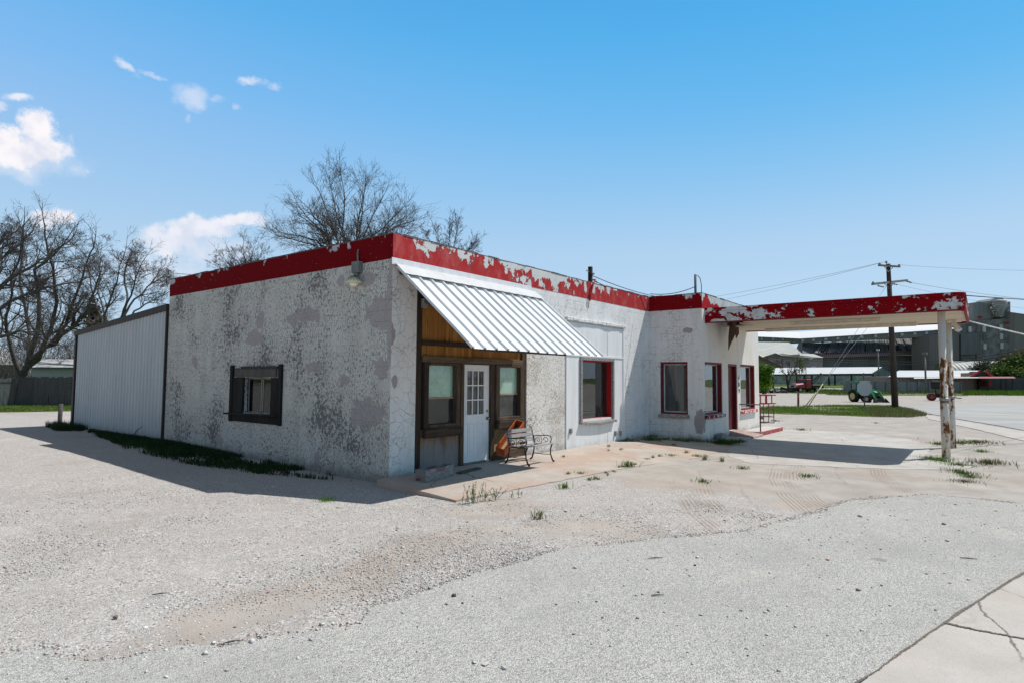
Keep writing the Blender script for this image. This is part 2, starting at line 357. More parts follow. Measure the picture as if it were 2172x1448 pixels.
# ------------------------------------------------------------------ ground
def sst(a,b,x):
    t=np.clip((np.asarray(x,dtype=float)-a)/(b-a),0,1); return t*t*(3-2*t)
def gz(x,y):
    x=np.asarray(x,dtype=float); y=np.asarray(y,dtype=float)
    D=(x-CAM.x)*FH.x+(y-CAM.y)*FH.y; la=(x-CAM.x)*RH.x+(y-CAM.y)*RH.y
    right=np.interp(D,[0,42,68,125,160,225,3000],[-.1,-.1,-.57,-.7,-.7,.2,.2])
    left=-.1+.13*sst(0.5,9,y)*sst(-9,-1,x)
    k=sst(-6,12,la)
    return left*(1-k)+right*k
def gzs(x,y): return float(gz(x,y))
def vnoise(x,y,seed=0):
    rs=np.random.RandomState(seed); T=rs.rand(64,64); xi=np.floor(x).astype(int); yi=np.floor(y).astype(int); fx=x-xi; fy=y-yi
    fx=fx*fx*(3-2*fx); fy=fy*fy*(3-2*fy); g=lambda a,b:T[a%64,b%64]
    return (g(xi,yi)*(1-fx)+g(xi+1,yi)*fx)*(1-fy)+(g(xi,yi+1)*(1-fx)+g(xi+1,yi+1)*fx)*fy
def fbm(x,y,seed=0,o=4):
    s=0;a=.5
    for i in range(o): s=s+a*vnoise(x*2**i,y*2**i,seed+i); a*=.5
    return s/(1-.5**o)
def seg_dist(x,y,pts):
    """signed-side distance and arc length to a polyline"""
    best=np.full(x.shape,1e9); sgn=np.zeros(x.shape)
    for (ax,ay),(bx,by) in zip(pts[:-1],pts[1:]):
        dx,dy=bx-ax,by-ay; t=np.clip(((x-ax)*dx+(y-ay)*dy)/(dx*dx+dy*dy),0,1); qx=x-(ax+t*dx); qy=y-(ay+t*dy); d=np.hypot(qx,qy)
        m=d<best; best=np.where(m,d,best); sgn=np.where(m,np.sign(dx*qy-dy*qx),sgn)
    return best,sgn
def in_poly(x,y,poly):
    c=np.zeros(x.shape,bool); n=len(poly)
    for i in range(n):
        x0,y0=poly[i]; x1,y1=poly[(i+1)%n]
        with np.errstate(divide='ignore',invalid='ignore'): c^=((y0>y)!=(y1>y))&(x<(x1-x0)*(y-y0)/(y1-y0)+x0)
    return c
ASPH=[(-6.6,-3.3),(-6.135,-3.115),(-5.999,-3.134),(-5.881,-3.245),(-5.885,-3.526),(-5.814,-3.723),(-5.644,-3.848),(-5.321,-3.941),(-5.135,-4.149),(-4.906,-4.222),(-4.627,-4.437),(-4.242,-4.609),(-3.973,-4.417),(-3.32,-4.464),(-2.825,-4.504),(-2.218,-4.603),(-1.362,-4.758),(-.718,-5.199),(-.062,-5.595),(.685,-6.07),(2.01,-6.438),(3.814,-6.802),(5.265,-7.734),(5.28,-8.254),(5.337,-8.966)]
APRON=[(-.22,.05),(-.3,-1.0),(-.34,-1.98),(.4,-2.02),(1.1,-2.08),(3.0,-2.2),(4.8,-2.35),(7.4,-2.9),(9.5,-2.85),(10.84,-2.75),(10.84,.05)]
TRACKS=[[(3.6,-3.9),(2.95,-4.25),(2.17,-4.72),(1.26,-5.22),(.4,-5.85)],[(4.1,-4.2),(3.35,-4.5),(2.36,-4.95),(1.36,-5.56),(.7,-6.05)],[(8.2,-4.6),(6.6,-4.95),(5.3,-5.24),(3.6,-5.83),(2.5,-6.35)],[(8.0,-5.05),(6.4,-5.35),(5.0,-5.7),(3.45,-6.26),(3.0,-6.5)],[(10.5,-6.4),(8.8,-6.5),(7.2,-6.75),(5.6,-7.3)]]
def axis(lo,hi,step,far):
    a=list(np.arange(lo,hi+1e-6,step)); s=step; x=a[-1]; b=[]
    while x<far: s*=1.22; x+=s; b.append(x)
    s=step; x=a[0]; c=[]
    while x>-far: s*=1.22; x-=s; c.append(x)
    return np.array(c[::-1]+a+b)
gx=axis(-9.5,19,.075,3200); gy=axis(-10.5,9,.075,3200)
GX,GY=np.meshgrid(gx,gy,indexing='ij'); GZ=gz(GX,GY)
near=(GX>-9.5)&(GX<19)&(GY>-10.5)&(GY<9)
GZ=GZ+np.where(near,(fbm(GX*.9,GY*.9,3)-.5)*.012*sst(0,.8,np.abs(GX)+0*GY),0)
edge_d,_=seg_dist(GX,GY,ASPH)
n1=fbm(GX*.8,GY*.8,11); n2=fbm(GX*2.3,GY*2.3,17)
# bare compacted sandy dirt (1) versus loose gravel (0)
band=[(-5.9,-3.75),(-5.2,-3.5),(-4.5,-3.55),(-3.8,-3.75),(-3.0,-3.5),(-2.2,-3.2),(-1.4,-3.5),(-.6,-4.2),(-.2,-4.9)]
bd,_=seg_dist(GX,GY,band)
sand=np.clip(1.15-bd/.75,0,1)*sst(-5.6,-4.2,GX)*.8+np.clip(1-bd/.35,0,1)*.5
sand=np.maximum(sand,sst(1.6,4.2,GX)*sst(-.5,-2.2,GY)*.95)
sand=np.maximum(sand,np.exp(-((GX+.3)**2/2.2+(GY+2.6)**2/.9))*.75)
sand=np.maximum(sand,np.exp(-((GX+4.6)**2/.9+(GY+3.75)**2/.12))*.95)
sand=np.maximum(sand,sst(20,34,(GX-CAM.x)*FH.x+(GY-CAM.y)*FH.y)*.75)
sand=np.clip(sand+(n1-.5)*.7+(n2-.5)*.5,0,1)
trk=np.full(GX.shape,9.0)
for tr in TRACKS:
    d,sg=seg_dist(GX,GY,tr); trk=np.where(d<np.abs(trk),d*sg,trk)
pink=np.clip(np.exp(-((GX-1.5)**2/6+(GY+3.3)**2/2.2))*.9+np.exp(-((GX+3.9)**2/4+(GY+3.2)**2/.5))*.6+sst(.55,.75,n1)*.4,0,1)
nX,nY=GX.shape; idx=np.arange(nX*nY).reshape(nX,nY)
F4=np.stack([idx[:-1,:-1],idx[1:,:-1],idx[1:,1:],idx[:-1,1:]],-1).reshape(-1,4)
def ground_mat():
    t=Mt('gravel and dirt'); v=t.co(); sd_=t.attr('sand'); pk=t.attr('pink'); tk=t.attr('trk')
    w=t.warp(.03,9)
    s1=t.vor(v,62,'F1','Color'); d1=t.vor(v,62,'F1','Distance'); s2=t.vor(v,135,'F1','Color'); d2=t.vor(v,135,'F1','Distance')
    r1=t.sep(s1)['X']; r2=t.sep(s2)['Y']
    stones=[(0,(.10,.095,.09)),(.10,(.23,.21,.20)),(.24,(.37,.33,.30)),(.38,(.48,.46,.44)),(.62,(.58,.57,.55)),(.82,(.44,.33,.28)),(.88,(.66,.65,.63)),(1,(.80,.79,.77))]
    c1=t.ramp(r1,stones); c2=t.ramp(r2,stones)
    big=t.ss(t.noise(None,5,5,.7),.42,.6)
    gv=t.mix(big,c2,c1)
    gap=t.ss(t.mix(big,d2,d1),.55,.85,1,.45); gv=t.mix(1.0,gv,t.mix(0,t.comb(gap,gap,gap),(1,1,1)),'MULTIPLY')
    gv=t.mix(.2,gv,(.44,.425,.405))
    fn=t.noise(None,55,6,.75); sn=t.mix(t.ss(t.noise(w,1.4,6,.65),.3,.7),(.355,.325,.29),(.47,.445,.415))
    sn=t.mix(t.ss(fn,.3,.75,.0,.55),sn,(.30,.265,.235)); sn=t.mix(t.ss(t.vor(v,85),.0,.16,.7,0),sn,(.62,.6,.57))
    sn=t.mix(pk,sn,t.mix(.42,sn,(.46,.345,.285)))
    k=t.ss(t.math('ADD',sd_,t.math('MULTIPLY',t.math('SUBTRACT',t.noise(None,14,7,.75),.5),1.1)),.34,.62)
    c=t.mix(k,gv,sn)
    # tyre tracks: fine tread lines pressed in the dirt
    tm=t.ss(t.math('ABSOLUTE',tk),.13,.2,1,0); wv=t.math('SINE',t.math('MULTIPLY',tk,95.0)); tl=t.math('MULTIPLY',t.math('MULTIPLY',tm,t.ss(wv,-.2,.6)),t.ss(t.noise(None,1.1,4),.38,.55))
    c=t.mix(t.math('MULTIPLY',tl,.75),c,(.33,.26,.215))
    pt=t.noise(None,.55,6,.65); c=t.mix(t.ss(pt,.5,.72,0,.4),c,(.30,.27,.24)); c=t.mix(t.ss(pt,.3,.45,.35,0),c,(.60,.585,.56))
    gr=t.attr('green'); gk=t.ss(t.math('ADD',gr,t.math('MULTIPLY',t.math('SUBTRACT',t.noise(None,.8,6,.75),.5),.9)),.45,.6)
    gc=t.ramp(t.noise(None,1.1,7,.75),[(.3,(.03,.055,.012)),(.5,(.075,.115,.022)),(.7,(.16,.17,.06))]); c=t.mix(gk,c,gc)
    h=t.math('ADD',t.math('MULTIPLY',t.math('SUBTRACT',1.0,t.mix(big,d2,d1)),t.ss(k,0,1,1,.25)),t.math('MULTIPLY',fn,.5)); h=t.math('SUBTRACT',h,t.math('MULTIPLY',tl,.8))
    return t.done(c,.95,t.bump(h,.55,.012),spec=.1)
g=fast_mesh('ground',np.stack([GX,GY,GZ],-1).reshape(-1,3),F4,ground_mat())
tag(g,kind='structure')
DD=(GX-CAM.x)*FH.x+(GY-CAM.y)*FH.y; LA=(GX-CAM.x)*RH.x+(GY-CAM.y)*RH.y
green=np.maximum(sst(112,122,DD)*sst(20,40,LA),0)
green=np.where(LA<0,sst(33,36,DD),green)
for nm,arr in (('sand',sand),('pink',pink),('trk',trk),('green',green)):
    a=g.data.attributes.new(nm,'FLOAT','POINT'); a.data.foreach_set('value',arr.ravel().astype(np.float32))
g.data.polygons.foreach_set('use_smooth',np.ones(len(g.data.polygons),bool))

def rough_line(pts,amp,step=.03,seed=0):
    rs=np.random.RandomState(seed); out=[]
    for (ax,ay),(bx,by) in zip(pts[:-1],pts[1:]):
        L=math.hypot(bx-ax,by-ay); n=max(1,int(L/step)); nx,ny=-(by-ay)/L,(bx-ax)/L
        for i in range(n):
            t=i/n; x=ax+(bx-ax)*t; y=ay+(by-ay)*t
            o=(float(fbm(np.array([x*3.+50]),np.array([y*3.+50]),seed+5)[0])-.5)*amp*4+(rs.rand()-.5)*amp
            out.append((x+nx*o,y+ny*o))
    out.append(pts[-1]); return out
def sheet(name,poly,zf,mat,th=.02):
    """flat paving with a real edge: top at zf(x,y), skirt th below"""
    bm=bmesh.new(); vs=[bm.verts.new((x,y,zf(x,y))) for x,y in poly]; f=bm.faces.new(vs); f.normal_update()
    if f.normal.z<0: f.normal_flip()
    lo=[bm.verts.new((v.co.x,v.co.y,v.co.z-th)) for v in vs]
    for i in range(len(vs)):
        j=(i+1)%len(vs); bm.faces.new((vs[i],vs[j],lo[j],lo[i]))
    bmesh.ops.triangulate(bm,faces=[f]); bmesh.ops.recalc_face_normals(bm,faces=bm.faces)
    me=bpy.data.meshes.new(name); bm.to_mesh(me); bm.free(); me.materials.append(mat)
    o=bpy.data.objects.new(name,me); COL.objects.link(o); tag(o,kind='structure'); return o
def asphalt_mat():
    t=Mt('worn chip seal'); v=t.co()
    s=t.sep(t.vor(v,95,'F1','Color'))['X']; d=t.vor(v,95); d3=t.vor(v,48); s3=t.sep(t.vor(v,48,'F1','Color'))['X']
    c=t.ramp(s,[(0,(.27,.265,.25)),(.25,(.41,.405,.38)),(.6,(.52,.51,.48)),(.9,(.60,.59,.56)),(1,(.70,.69,.655))])
    c=t.mix(t.ss(d,.45,.8,0,.6),c,(.16,.16,.155))
    lo=t.noise(None,.5,6,.65); c=t.mix(t.ss(lo,.45,.7,0,.5),c,(.33,.325,.31)); sp=t.noise(t.map(loc=(6,2,0)),4.5,6,.75); c=t.mix(t.ss(sp,.62,.72,0,.45),c,(.27,.265,.255)); wl=t.noise(t.map(scale=(.25,1.2,1),rot=(0,0,-.25)),1.2,5,.6); c=t.mix(t.ss(wl,.55,.7,0,.22),c,(.58,.56,.52)); c=t.mix(t.ss(lo,.25,.42,.4,0),c,(.56,.555,.54))
    c=t.mix(t.ss(t.noise(None,3.3,5,.7),.66,.75,0,.5),c,(.25,.25,.245))
    c=t.mix(t.math('MULTIPLY',t.ss(s3,.93,.94),t.ss(d3,.2,.3,1,0)),c,(.05,.048,.045))
    pa=t.noise(t.map(loc=(3,8,0)),1.1,6,.7); c=t.mix(t.ss(pa,.58,.64,0,.28),c,(.55,.52,.47)); c=t.mix(t.ss(t.noise(t.map(loc=(9,4,0)),2.1,3,.5),.70,.76,0,.55),c,(.20,.195,.185))
    # hairline cracks
    w=t.warp(.5,1.3,detail=6); ce=t.vor(w,.22,'DISTANCE_TO_EDGE'); ck=t.math('MULTIPLY',t.ss(ce,.0004,.0016,1,0),t.ss(t.noise(t.map(loc=(2.2,.7,0)),.6,3),.50,.58)); c=t.mix(t.math('MULTIPLY',ck,.55),c,(.16,.145,.13))
    h=t.math('SUBTRACT',t.math('MULTIPLY',d,-1.0),ck)
    return t.done(c,.92,t.bump(h,.6,.012),spec=.12)
def concrete_mat(name,a=(.47,.42,.375),b=(.58,.53,.48),joints=None,pinkish=.3):
    t=Mt(name); v=t.co(); n=t.noise(None,1.2,7,.65); fn=t.noise(None,70,5,.8)
    c=t.mix(t.ss(n,.3,.7),a,b); c=t.mix(t.ss(fn,.45,.75,0,.5),c,tuple(x*.6 for x in a)); c=t.mix(t.ss(t.vor(v,110),0,.2,.5,0),c,(.66,.63,.6))
    c=t.mix(t.ss(t.noise(t.map(loc=(7,3,0)),.8,4),.48,.62,0,pinkish),c,(.44,.315,.25))
    c=t.mix(t.ss(t.noise(t.map(loc=(1,9,0)),2.2,6,.7),.58,.7,0,.55),c,(.55,.53,.5)); c=t.mix(t.ss(t.noise(t.map(loc=(5,1,0)),1.7,5,.7),.6,.75,0,.5),c,(.27,.24,.21))
    w=t.warp(.25,2,detail=5); ce=t.vor(w,.45,'DISTANCE_TO_EDGE'); ck=t.math('MULTIPLY',t.ss(ce,.001,.006,1,0),t.ss(t.noise(None,1.0,3),.45,.55)); c=t.mix(t.math('MULTIPLY',ck,.8),c,(.12,.10,.085))
    return t.done(c,.93,t.bump(t.math('SUBTRACT',fn,ck),.35,.008),spec=.12)
ASPHM=asphalt_mat(); CONM=concrete_mat('old concrete',(.40,.345,.295),(.50,.44,.385),pinkish=.7); WALKM=concrete_mat('sidewalk concrete',(.44,.41,.375),(.53,.50,.46),pinkish=.12); PALEM=concrete_mat('pale concrete',(.40,.38,.35),(.52,.50,.47),pinkish=.08)
poly=rough_line(ASPH,.045,.018,3)+[(5.4,-9.6),(4.5,-11.5),(-9.4,-11.5),(-9.4,-3.3)]
sheet('asphalt_road',poly,lambda x,y:gzs(x,y)+.010,ASPHM,.03)
wk=[(1.6,-9.05),(.734,-8.784),(-1.354,-8.205),(-2.591,-7.899),(-2.816,-7.848),(-5,-7.2)]
sheet('sidewalk',rough_line(wk,.012,.03,9)+[(-5,-11.4),(-1.5,-11.4),(-1.42,-11.4),(3.2,-11.4)],lambda x,y:gzs(x,y)+.018,WALKM,.03)
# dark joint across the sidewalk and soil packed along its edge
def strip(name,pts,w,zf,mat,amp=.02,seed=1):
    a=rough_line(pts,amp,.012,seed); rs=np.random.RandomState(seed); L=[];Rr=[]
    for i,(x,y) in enumerate(a):
        x2,y2=a[min(i+1,len(a)-1)]; x1,y1=a[max(i-1,0)]; l=math.hypot(x2-x1,y2-y1) or 1; nx,ny=-(y2-y1)/l,(x2-x1)/l; ww=w*(.2+1.7*float(fbm(np.array([x*2.3+40]),np.array([y*2.3+40]),seed)[0])**1.5+rs.rand()*.25)
        L.append((x+nx*ww,y+ny*ww)); Rr.append((x-nx*ww,y-ny*ww))
    v=[(x,y,zf(x,y)) for x,y in L]+[(x,y,zf(x,y)) for x,y in Rr]; n=len(L)
    f=np.array([(i,i+1,n+i+1,n+i) for i in range(n-1)]); o=fast_mesh(name,v,f,mat); tag(o,kind='structure'); return o
SOIL=plain('dark soil',(.15,.13,.11),.95,var=.5,scale=25)
strip('joint_dirt',[(-1.34,-8.22),(-1.36,-8.45),(-1.34,-8.7),(-1.4,-9.3)],.012,lambda x,y:gzs(x,y)+.024,SOIL,.02,4)
strip('edge_dirt',[(1.2,-8.93),(.734,-8.79),(-.4,-8.47),(-1.354,-8.21),(-2.0,-8.05),(-2.591,-7.905),(-3.2,-7.74)],.010,lambda x,y:gzs(x,y)+.022,SOIL,.006,5)
apz=lambda x,y:.03+.050*min(y,0) if x<7 else .03+.042*min(y,0)
poly=[(-.22,.05)]+rough_line([(-.22,-.02),(-.3,-1.0),(-.34,-1.98)],.006,.05,2)+rough_line(APRON[2:10],.014,.05,8)+[(10.84,.05)]
sheet('concrete_apron',poly,apz,CONM,.2)
# paving under and beyond the canopy
sheet('concrete_drive',rough_line([(8.3,-3.3),(7.2,-4.2),(8.4,-6.9),(9.2,-8.0),(10.6,-8.5),(11.2,-8.1),(12.0,-7.3),(15.2,-7.2),(16.6,-6.6),(18.5,-4.5),(18.2,-2.0),(10.9,-2.0),(10.0,-2.85),(8.3,-3.3)],.05,.08,14)[:-1],lambda x,y:gzs(x,y)+.007,PALEM,.02)
def farroad_mat():
    t=Mt('far worn road'); n=t.noise(t.map(scale=(1,.35,1),rot=(0,0,.5)),.5,7,.7); c=t.mix(t.ss(n,.3,.7),(.33,.33,.32),(.45,.445,.43)); c=t.mix(t.ss(t.noise(None,6,5),.55,.7,0,.5),c,(.30,.295,.285)); return t.done(c,.93,spec=.1)
FAR=farroad_mat()
def gp(px,py,D): 
    p=at(px,py,D); return (p.x,p.y)
def ground_at(px,py):
    """where the line of sight through (px,py) meets the terrain"""
    d=ray(px,py); lo,hi=1.0,1500.0
    for _ in range(60):
        m=(lo+hi)/2; p=CAM+d*m
        if p.z>gzs(p.x,p.y): lo=m
        else: hi=m
    p=CAM+d*lo; return Vector((p.x,p.y,gzs(p.x,p.y)))
def groundpoly(pts): return [(p.x,p.y) for p in (ground_at(a,b) for a,b in pts)]
def sheet_far(name,pxs,mat,dz,amp,step,seed):
    pl=groundpoly(pxs); pl=rough_line(pl+[pl[0]],amp,step,seed)[:-1]; return sheet(name,pl,lambda x,y:gzs(x,y)+dz,mat,.05)
sheet_far('side_street',[(1905,864),(2000,858),(2300,850),(2500,905),(2300,935),(2172,912),(2060,893),(1960,875)],FAR,.03,.05,.6,21)
sheet_far('street_gutter',[(1960,878),(2060,896),(2172,915),(2350,945),(2350,968),(2172,935),(2060,908),(1968,888)],WALKM,.02,.03,.4,22)
# ------------------------------------------------------------------ the old service station
L, P, W, H, HR = 10.845, 1.751, 9.254, 4.477, 4.013
XE = 16.74
PM_SIDE = paint_wall('flaking paint shade-toned side',(.62,.61,.565),(.185,.175,.165),(.44,.58),.565,[(.2,3.02,.55,.33),(.0,2.6,.14,.5),(.05,3.55,.10,.4),(2.65,3.12,.52,.15),(3.2,3.05,.25,.12),(4.5,3.1,.18,.2),(4.75,2.72,.34,.18),(1.52,3.74,.12,.13),(.72,3.68,.2,.15),(2.35,2.02,.28,.12),(1.35,1.78,.16,.12),(.65,1.15,.5,.3),(.25,2.0,.2,.22),(6.2,.27,.22,.1),(2.2,.13,.1,.2),(7.6,2.2,.14,.18)],'y',(.10,.095,.09),(4.5,11),.55,fllow=.42,patchc=((.36,.325,.32),(.43,.39,.38)),crw=.02,fleck=1)  # base set darker and warmer than the front paint, deepening and neutralising its shade
PM_PIER = paint_wall('cracked paint corner pier',(.72,.70,.67),(.33,.29,.27),(.40,.5),.70,[(.0,2.62,.10,.22),(.10,1.75,.07,.10)],'x',(.15,.115,.09),(4.5,9),.3,crw=.022)
PM_CRAZE = paint_wall('crazed thick paint',(.72,.70,.66),(.36,.29,.22),(.22,.34),.66,[],'x',(.20,.135,.08),(11,24),.25,crw=.055)
PM_FRONT = paint_wall('weathered white front',(.74,.735,.72),(.45,.40,.35),(.40,.55),.67,[],'x',(.17,.155,.14),(6,13),.7,crw=.022)
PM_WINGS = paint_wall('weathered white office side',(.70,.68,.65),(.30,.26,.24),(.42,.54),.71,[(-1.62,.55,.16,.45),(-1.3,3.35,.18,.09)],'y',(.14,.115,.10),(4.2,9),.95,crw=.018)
PM_WINGF = paint_wall('weathered white office front',(.74,.71,.655),(.30,.26,.24),(.52,.66),.74,[(10.95,.55,.14,.35)],'x',(.14,.11,.09),(4,9),.25,crw=.018)
RED_SIDE = peeled_red('red band shade-toned side',.76,.34,ax='y',red=(.16,.002,.005),under=(.48,.48,.47),zones=((1.0,1.6,.10),(5.7,6.6,.08),(8.9,9.6,.12)))  # same band as the front, its shade put into a darker red
RED_FRONT = peeled_red('peeling red band front',.54,.20,zones=((-.2,.5,-.22),(.6,3.2,-.01),(3.3,6.0,.08),(8.6,11.2,-.16)),sc=3.1,stretch=.85,red=(.37,.028,.030),fade=.5)
RED_WINGS = peeled_red('red band office side',.70,.30,ax='y',red=(.20,.003,.006))  # likewise a darker red for the shade-facing side of the band
RED_WINGF = peeled_red('mostly bare band office front',.42,.34,zones=((11.0,11.4,-.3),))
RED_CAN = peeled_red('red canopy fascia',.595,-.05,(3.57,4.03),'y',zones=((-3.9,-1.8,.13),(-8.4,-7.3,.09),(-6.2,-4.6,.0)),stretch=1.4,sc=2.6,red=(.22,.002,.006))
BLACK = plain('black metal',(.018,.018,.018),.6); TAR = plain('tar coping',(.10,.10,.10),.9,var=.5,scale=12); DARK = plain('dark interior',(.045,.043,.042),.95)
INT = plain('grey interior plaster',(.20,.195,.185),.95); WHITE = plain('white paint',(.72,.72,.70),.6,var=.06); BLIND = plain('grey blind',(.42,.42,.40),.8,var=.05)
WEATH = wood('weathered grey timber',((.035,.03,.028),(.075,.066,.06),(.16,.145,.13)),'z',.5,seam=.001)
WEATHV = wood('weathered dark timber upright',((.016,.012,.010),(.05,.034,.024),(.15,.105,.07)),'x',.5,seam=.001)
BEAM = wood('brown grey beam',((.022,.014,.010),(.065,.042,.028),(.20,.145,.10)),'z',.6,seam=.001,vertical=False)
ORANGEW = wood('orange stained boards',((.13,.052,.012),(.30,.13,.03),(.42,.215,.065)),'x',.115,seam=.004)
LOWERW = wood('bleached lower boards',((.10,.05,.022),(.20,.11,.045),(.30,.19,.09)),'x',.30,grey=(.22,.20,.185),gz=(.75,1.25),seam=.003)
LOWERW2 = wood('ochre lower boards',((.16,.10,.045),(.30,.20,.09),(.40,.30,.16)),'x',.22,grey=(.33,.27,.18),gz=(.3,1.2),seam=.003)
REDP = plain('red trim paint',(.33,.012,.014),.6,var=.3,scale=14); DRED = plain('dark red door paint',(.11,.008,.01),.5,var=.2)
GLASS = glass('window glass'); GLASSD = glass('dusty window glass',(.7,.75,.75),1,.03,.16)
GALV = plain('galvanised metal',(.36,.37,.37),.45,.6,var=.15); CONDUIT = plain('grey conduit',(.25,.25,.24),.6,.2)

st = empty('gas_station',(0,0,0),0,'disused white block service station with peeling paint, red roof band, slanted awning and drive-through canopy','gas station')

def wall(name,mats,fn,us,z0,z1,holes,th,matsel=None,parent=st,zs=()):
    """slab with rectangular openings; fn(u, depth, z) -> world point"""
    U=sorted(set(us)|{h[0] for h in holes}|{h[1] for h in holes}); Z=sorted({z0,z1}|set(zs)|{h[2] for h in holes}|{h[3] for h in holes})
    mb=MB(); hole=lambda a,b,c,d:any(h[0]-1e-6<=a and b<=h[1]+1e-6 and h[2]-1e-6<=c and d<=h[3]+1e-6 for h in holes)
    keep={}
    for i in range(len(U)-1):
        for j in range(len(Z)-1): keep[i,j]=not hole(U[i],U[i+1],Z[j],Z[j+1])
    for (i,j),k in keep.items():
        if not k: continue
        a,b,c,d=U[i],U[i+1],Z[j],Z[j+1]; mb.cur=matsel((a+b)/2,(c+d)/2) if matsel else 0
        mb.add([fn(a,0,c),fn(b,0,c),fn(b,0,d),fn(a,0,d)],[(0,1,2,3)]); mb.add([fn(a,th,c),fn(b,th,c),fn(b,th,d),fn(a,th,d)],[(3,2,1,0)])
        for (di,dj),(p,q) in {(-1,0):((a,c),(a,d)),(1,0):((b,c),(b,d)),(0,-1):((a,c),(b,c)),(0,1):((a,d),(b,d))}.items():
            if not keep.get((i+di,j+dj),False): mb.add([fn(p[0],0,p[1]),fn(q[0],0,q[1]),fn(q[0],th,q[1]),fn(p[0],th,p[1])],[(0,1,2,3)])
    me=mb.build(name,mats,parent)
    return me
# walls are mitred where two of them meet at an outer corner
fF=lambda u,w,z:(u+w*(u<1e-6),w,z); fL=lambda u,w,z:(w,u+w*(u<1e-6),z); fS=lambda u,w,z:(L+w,u+w*(u<-P+1e-6),z); fW=lambda u,w,z:(u+w*(u<L+1e-6),-P+w,z)
TH=.24
# left wall stops behind the front wall's end; walls butt at the corners
SW=(3.62,5.58,.86,1.98)
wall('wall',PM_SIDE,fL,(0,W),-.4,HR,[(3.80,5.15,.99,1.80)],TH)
wall('wall',[PM_PIER,PM_CRAZE,PM_FRONT],fF,(0,.62,4.17,5.84,9.02,L),-.4,HR,[(.62,4.17,-.4,3.9),(6.58,8.31,.74,2.34)],TH,lambda u,z:0 if u<.62 and z<HR else (1 if u<5.84 and z<2.9 else 2),zs=(2.9,))
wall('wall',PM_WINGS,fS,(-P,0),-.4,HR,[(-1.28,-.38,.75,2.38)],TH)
wall('wall',PM_WINGF,fW,(L,XE),-.4,HR,[(11.05,12.62,.74,2.38),(13.2,14.15,.12,2.37),(14.5,16.2,.76,2.38)],TH)
mb=MB(); mb.box((XE-TH,-P+TH,-.4),(XE,W,H-.01)); mb.box((TH,W-TH,-.4),(XE-TH,W,H-.01)); mb.build('wall',PM_FRONT,st)
mb=MB(); mb.box((TH,TH,3.96),(XE-TH,W-TH,4.1)); mb.box((L+TH,-P+TH,3.96),(XE-TH,TH,4.1)); mb.build('roof',TAR,st)
mb=MB(); mb.box((TH,TH,-.02),(XE-TH,W-TH,.03)); mb.box((L+TH,-P+TH,-.02),(XE-TH,TH,.03)); mb.build('floor',DARK,st)
mb=MB(); mb.box((TH+.01,4.4,.03),(XE-TH-.01,4.5,3.96)); mb.box((5.2,TH+.01,.03),(5.3,4.4,3.96)); mb.box((5.32,2.6,.03),(10.85,2.7,3.96)); mb.box((L+.05,TH+.02,.03),(L+.15,4.4,3.96)); mb.build('partition',INT,st)
# red parapet band, a few mm proud is the paint build-up; same plane thickness as the wall
def band(mat,poly): mb=MB(); mb.prism([(x,y,HR) for x,y in poly],(0,0,H-HR)); return mb.build('parapet',mat,st)
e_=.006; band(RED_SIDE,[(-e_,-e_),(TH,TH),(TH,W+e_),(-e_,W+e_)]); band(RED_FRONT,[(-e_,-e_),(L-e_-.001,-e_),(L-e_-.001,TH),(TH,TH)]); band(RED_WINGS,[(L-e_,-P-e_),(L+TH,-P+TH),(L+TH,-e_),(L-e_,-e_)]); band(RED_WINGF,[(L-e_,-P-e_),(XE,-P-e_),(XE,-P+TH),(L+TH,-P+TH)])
rs=random.Random(3); mb=MB()
def coping(a,b,nrm):
    a=Vector(a); b=Vector(b); n=int((b-a).length/.35); d=(b-a)/n; nv=Vector(nrm)
    for i in range(n):
        p=a+d*i; q=a+d*(i+1); h=.012+rs.random()*.022; o=.004+rs.random()*.012
        mb.prism([p-nv*o,q-nv*o,q-nv*o+Vector((0,0,h)),p-nv*o+Vector((0,0,h))],nv*(TH+.02+o))
coping((0,0,H),(0,W,H),(1,0,0)); coping((.26,0,H+.001),(L-.02,0,H+.001),(0,1,0)); coping((L,-P,H),(L,-.02,H),(1,0,0)); coping((L+.27,-P,H+.001),(XE,-P,H+.001),(0,1,0)); mb.build('coping',TAR,st)

# ---- side window with rough timber surround
wn=MB(); wn.box((-.055,3.5,.77),(.03,3.62,2.10)); wn.box((-.055,5.58,.77),(.03,5.70,2.09)); wn.box((-.035,3.62,.95),(.03,3.93,1.80)); wn.box((-.035,5.14,.95),(.03,5.58,1.80)); wn.box((-.04,3.62,.78),(.03,5.58,.95))
wo_=wn.build('window',wood('nearly black old timber',((.006,.0055,.005),(.015,.0135,.0125),(.06,.054,.048)),'y',.5,seam=.001),st,.006)
mb=MB(); mb.box((-.10,3.6,.945),(-.04,5.85,.985),Matrix.Rotation(R(-1),3,'X')); mb.build('sill',plain('black old sill',(.022,.02,.018),.9,var=.5,scale=12),wo_)
mb=MB(); mb.box((-.05,3.72,1.82),(.0,5.15,2.0)); mb.box((-.06,3.64,2.0),(0,5.2,2.06)); mb.box((-.045,5.15,1.82),(0,5.5,2.02)); mb.build('lintel',WEATH,wo_,.005)
FRM=plain('aluminium sash',(.24,.24,.23),.5,.3)
mb=MB()
for y in (3.9,4.43,4.50,5.05): mb.box((.09,y,.99),(.12,y+.035,1.80))
mb.box((.09,3.8,.99),(.12,5.15,1.02)); mb.box((.09,3.8,1.77),(.12,5.15,1.80)); mb.build('sash',FRM,wo_)
mb=MB(); mb.box((.10,3.8,.99),(.105,5.15,1.8)); mb.build('pane',glass('side window glass',(.35,.36,.35),.45,.02,.02),wo_)
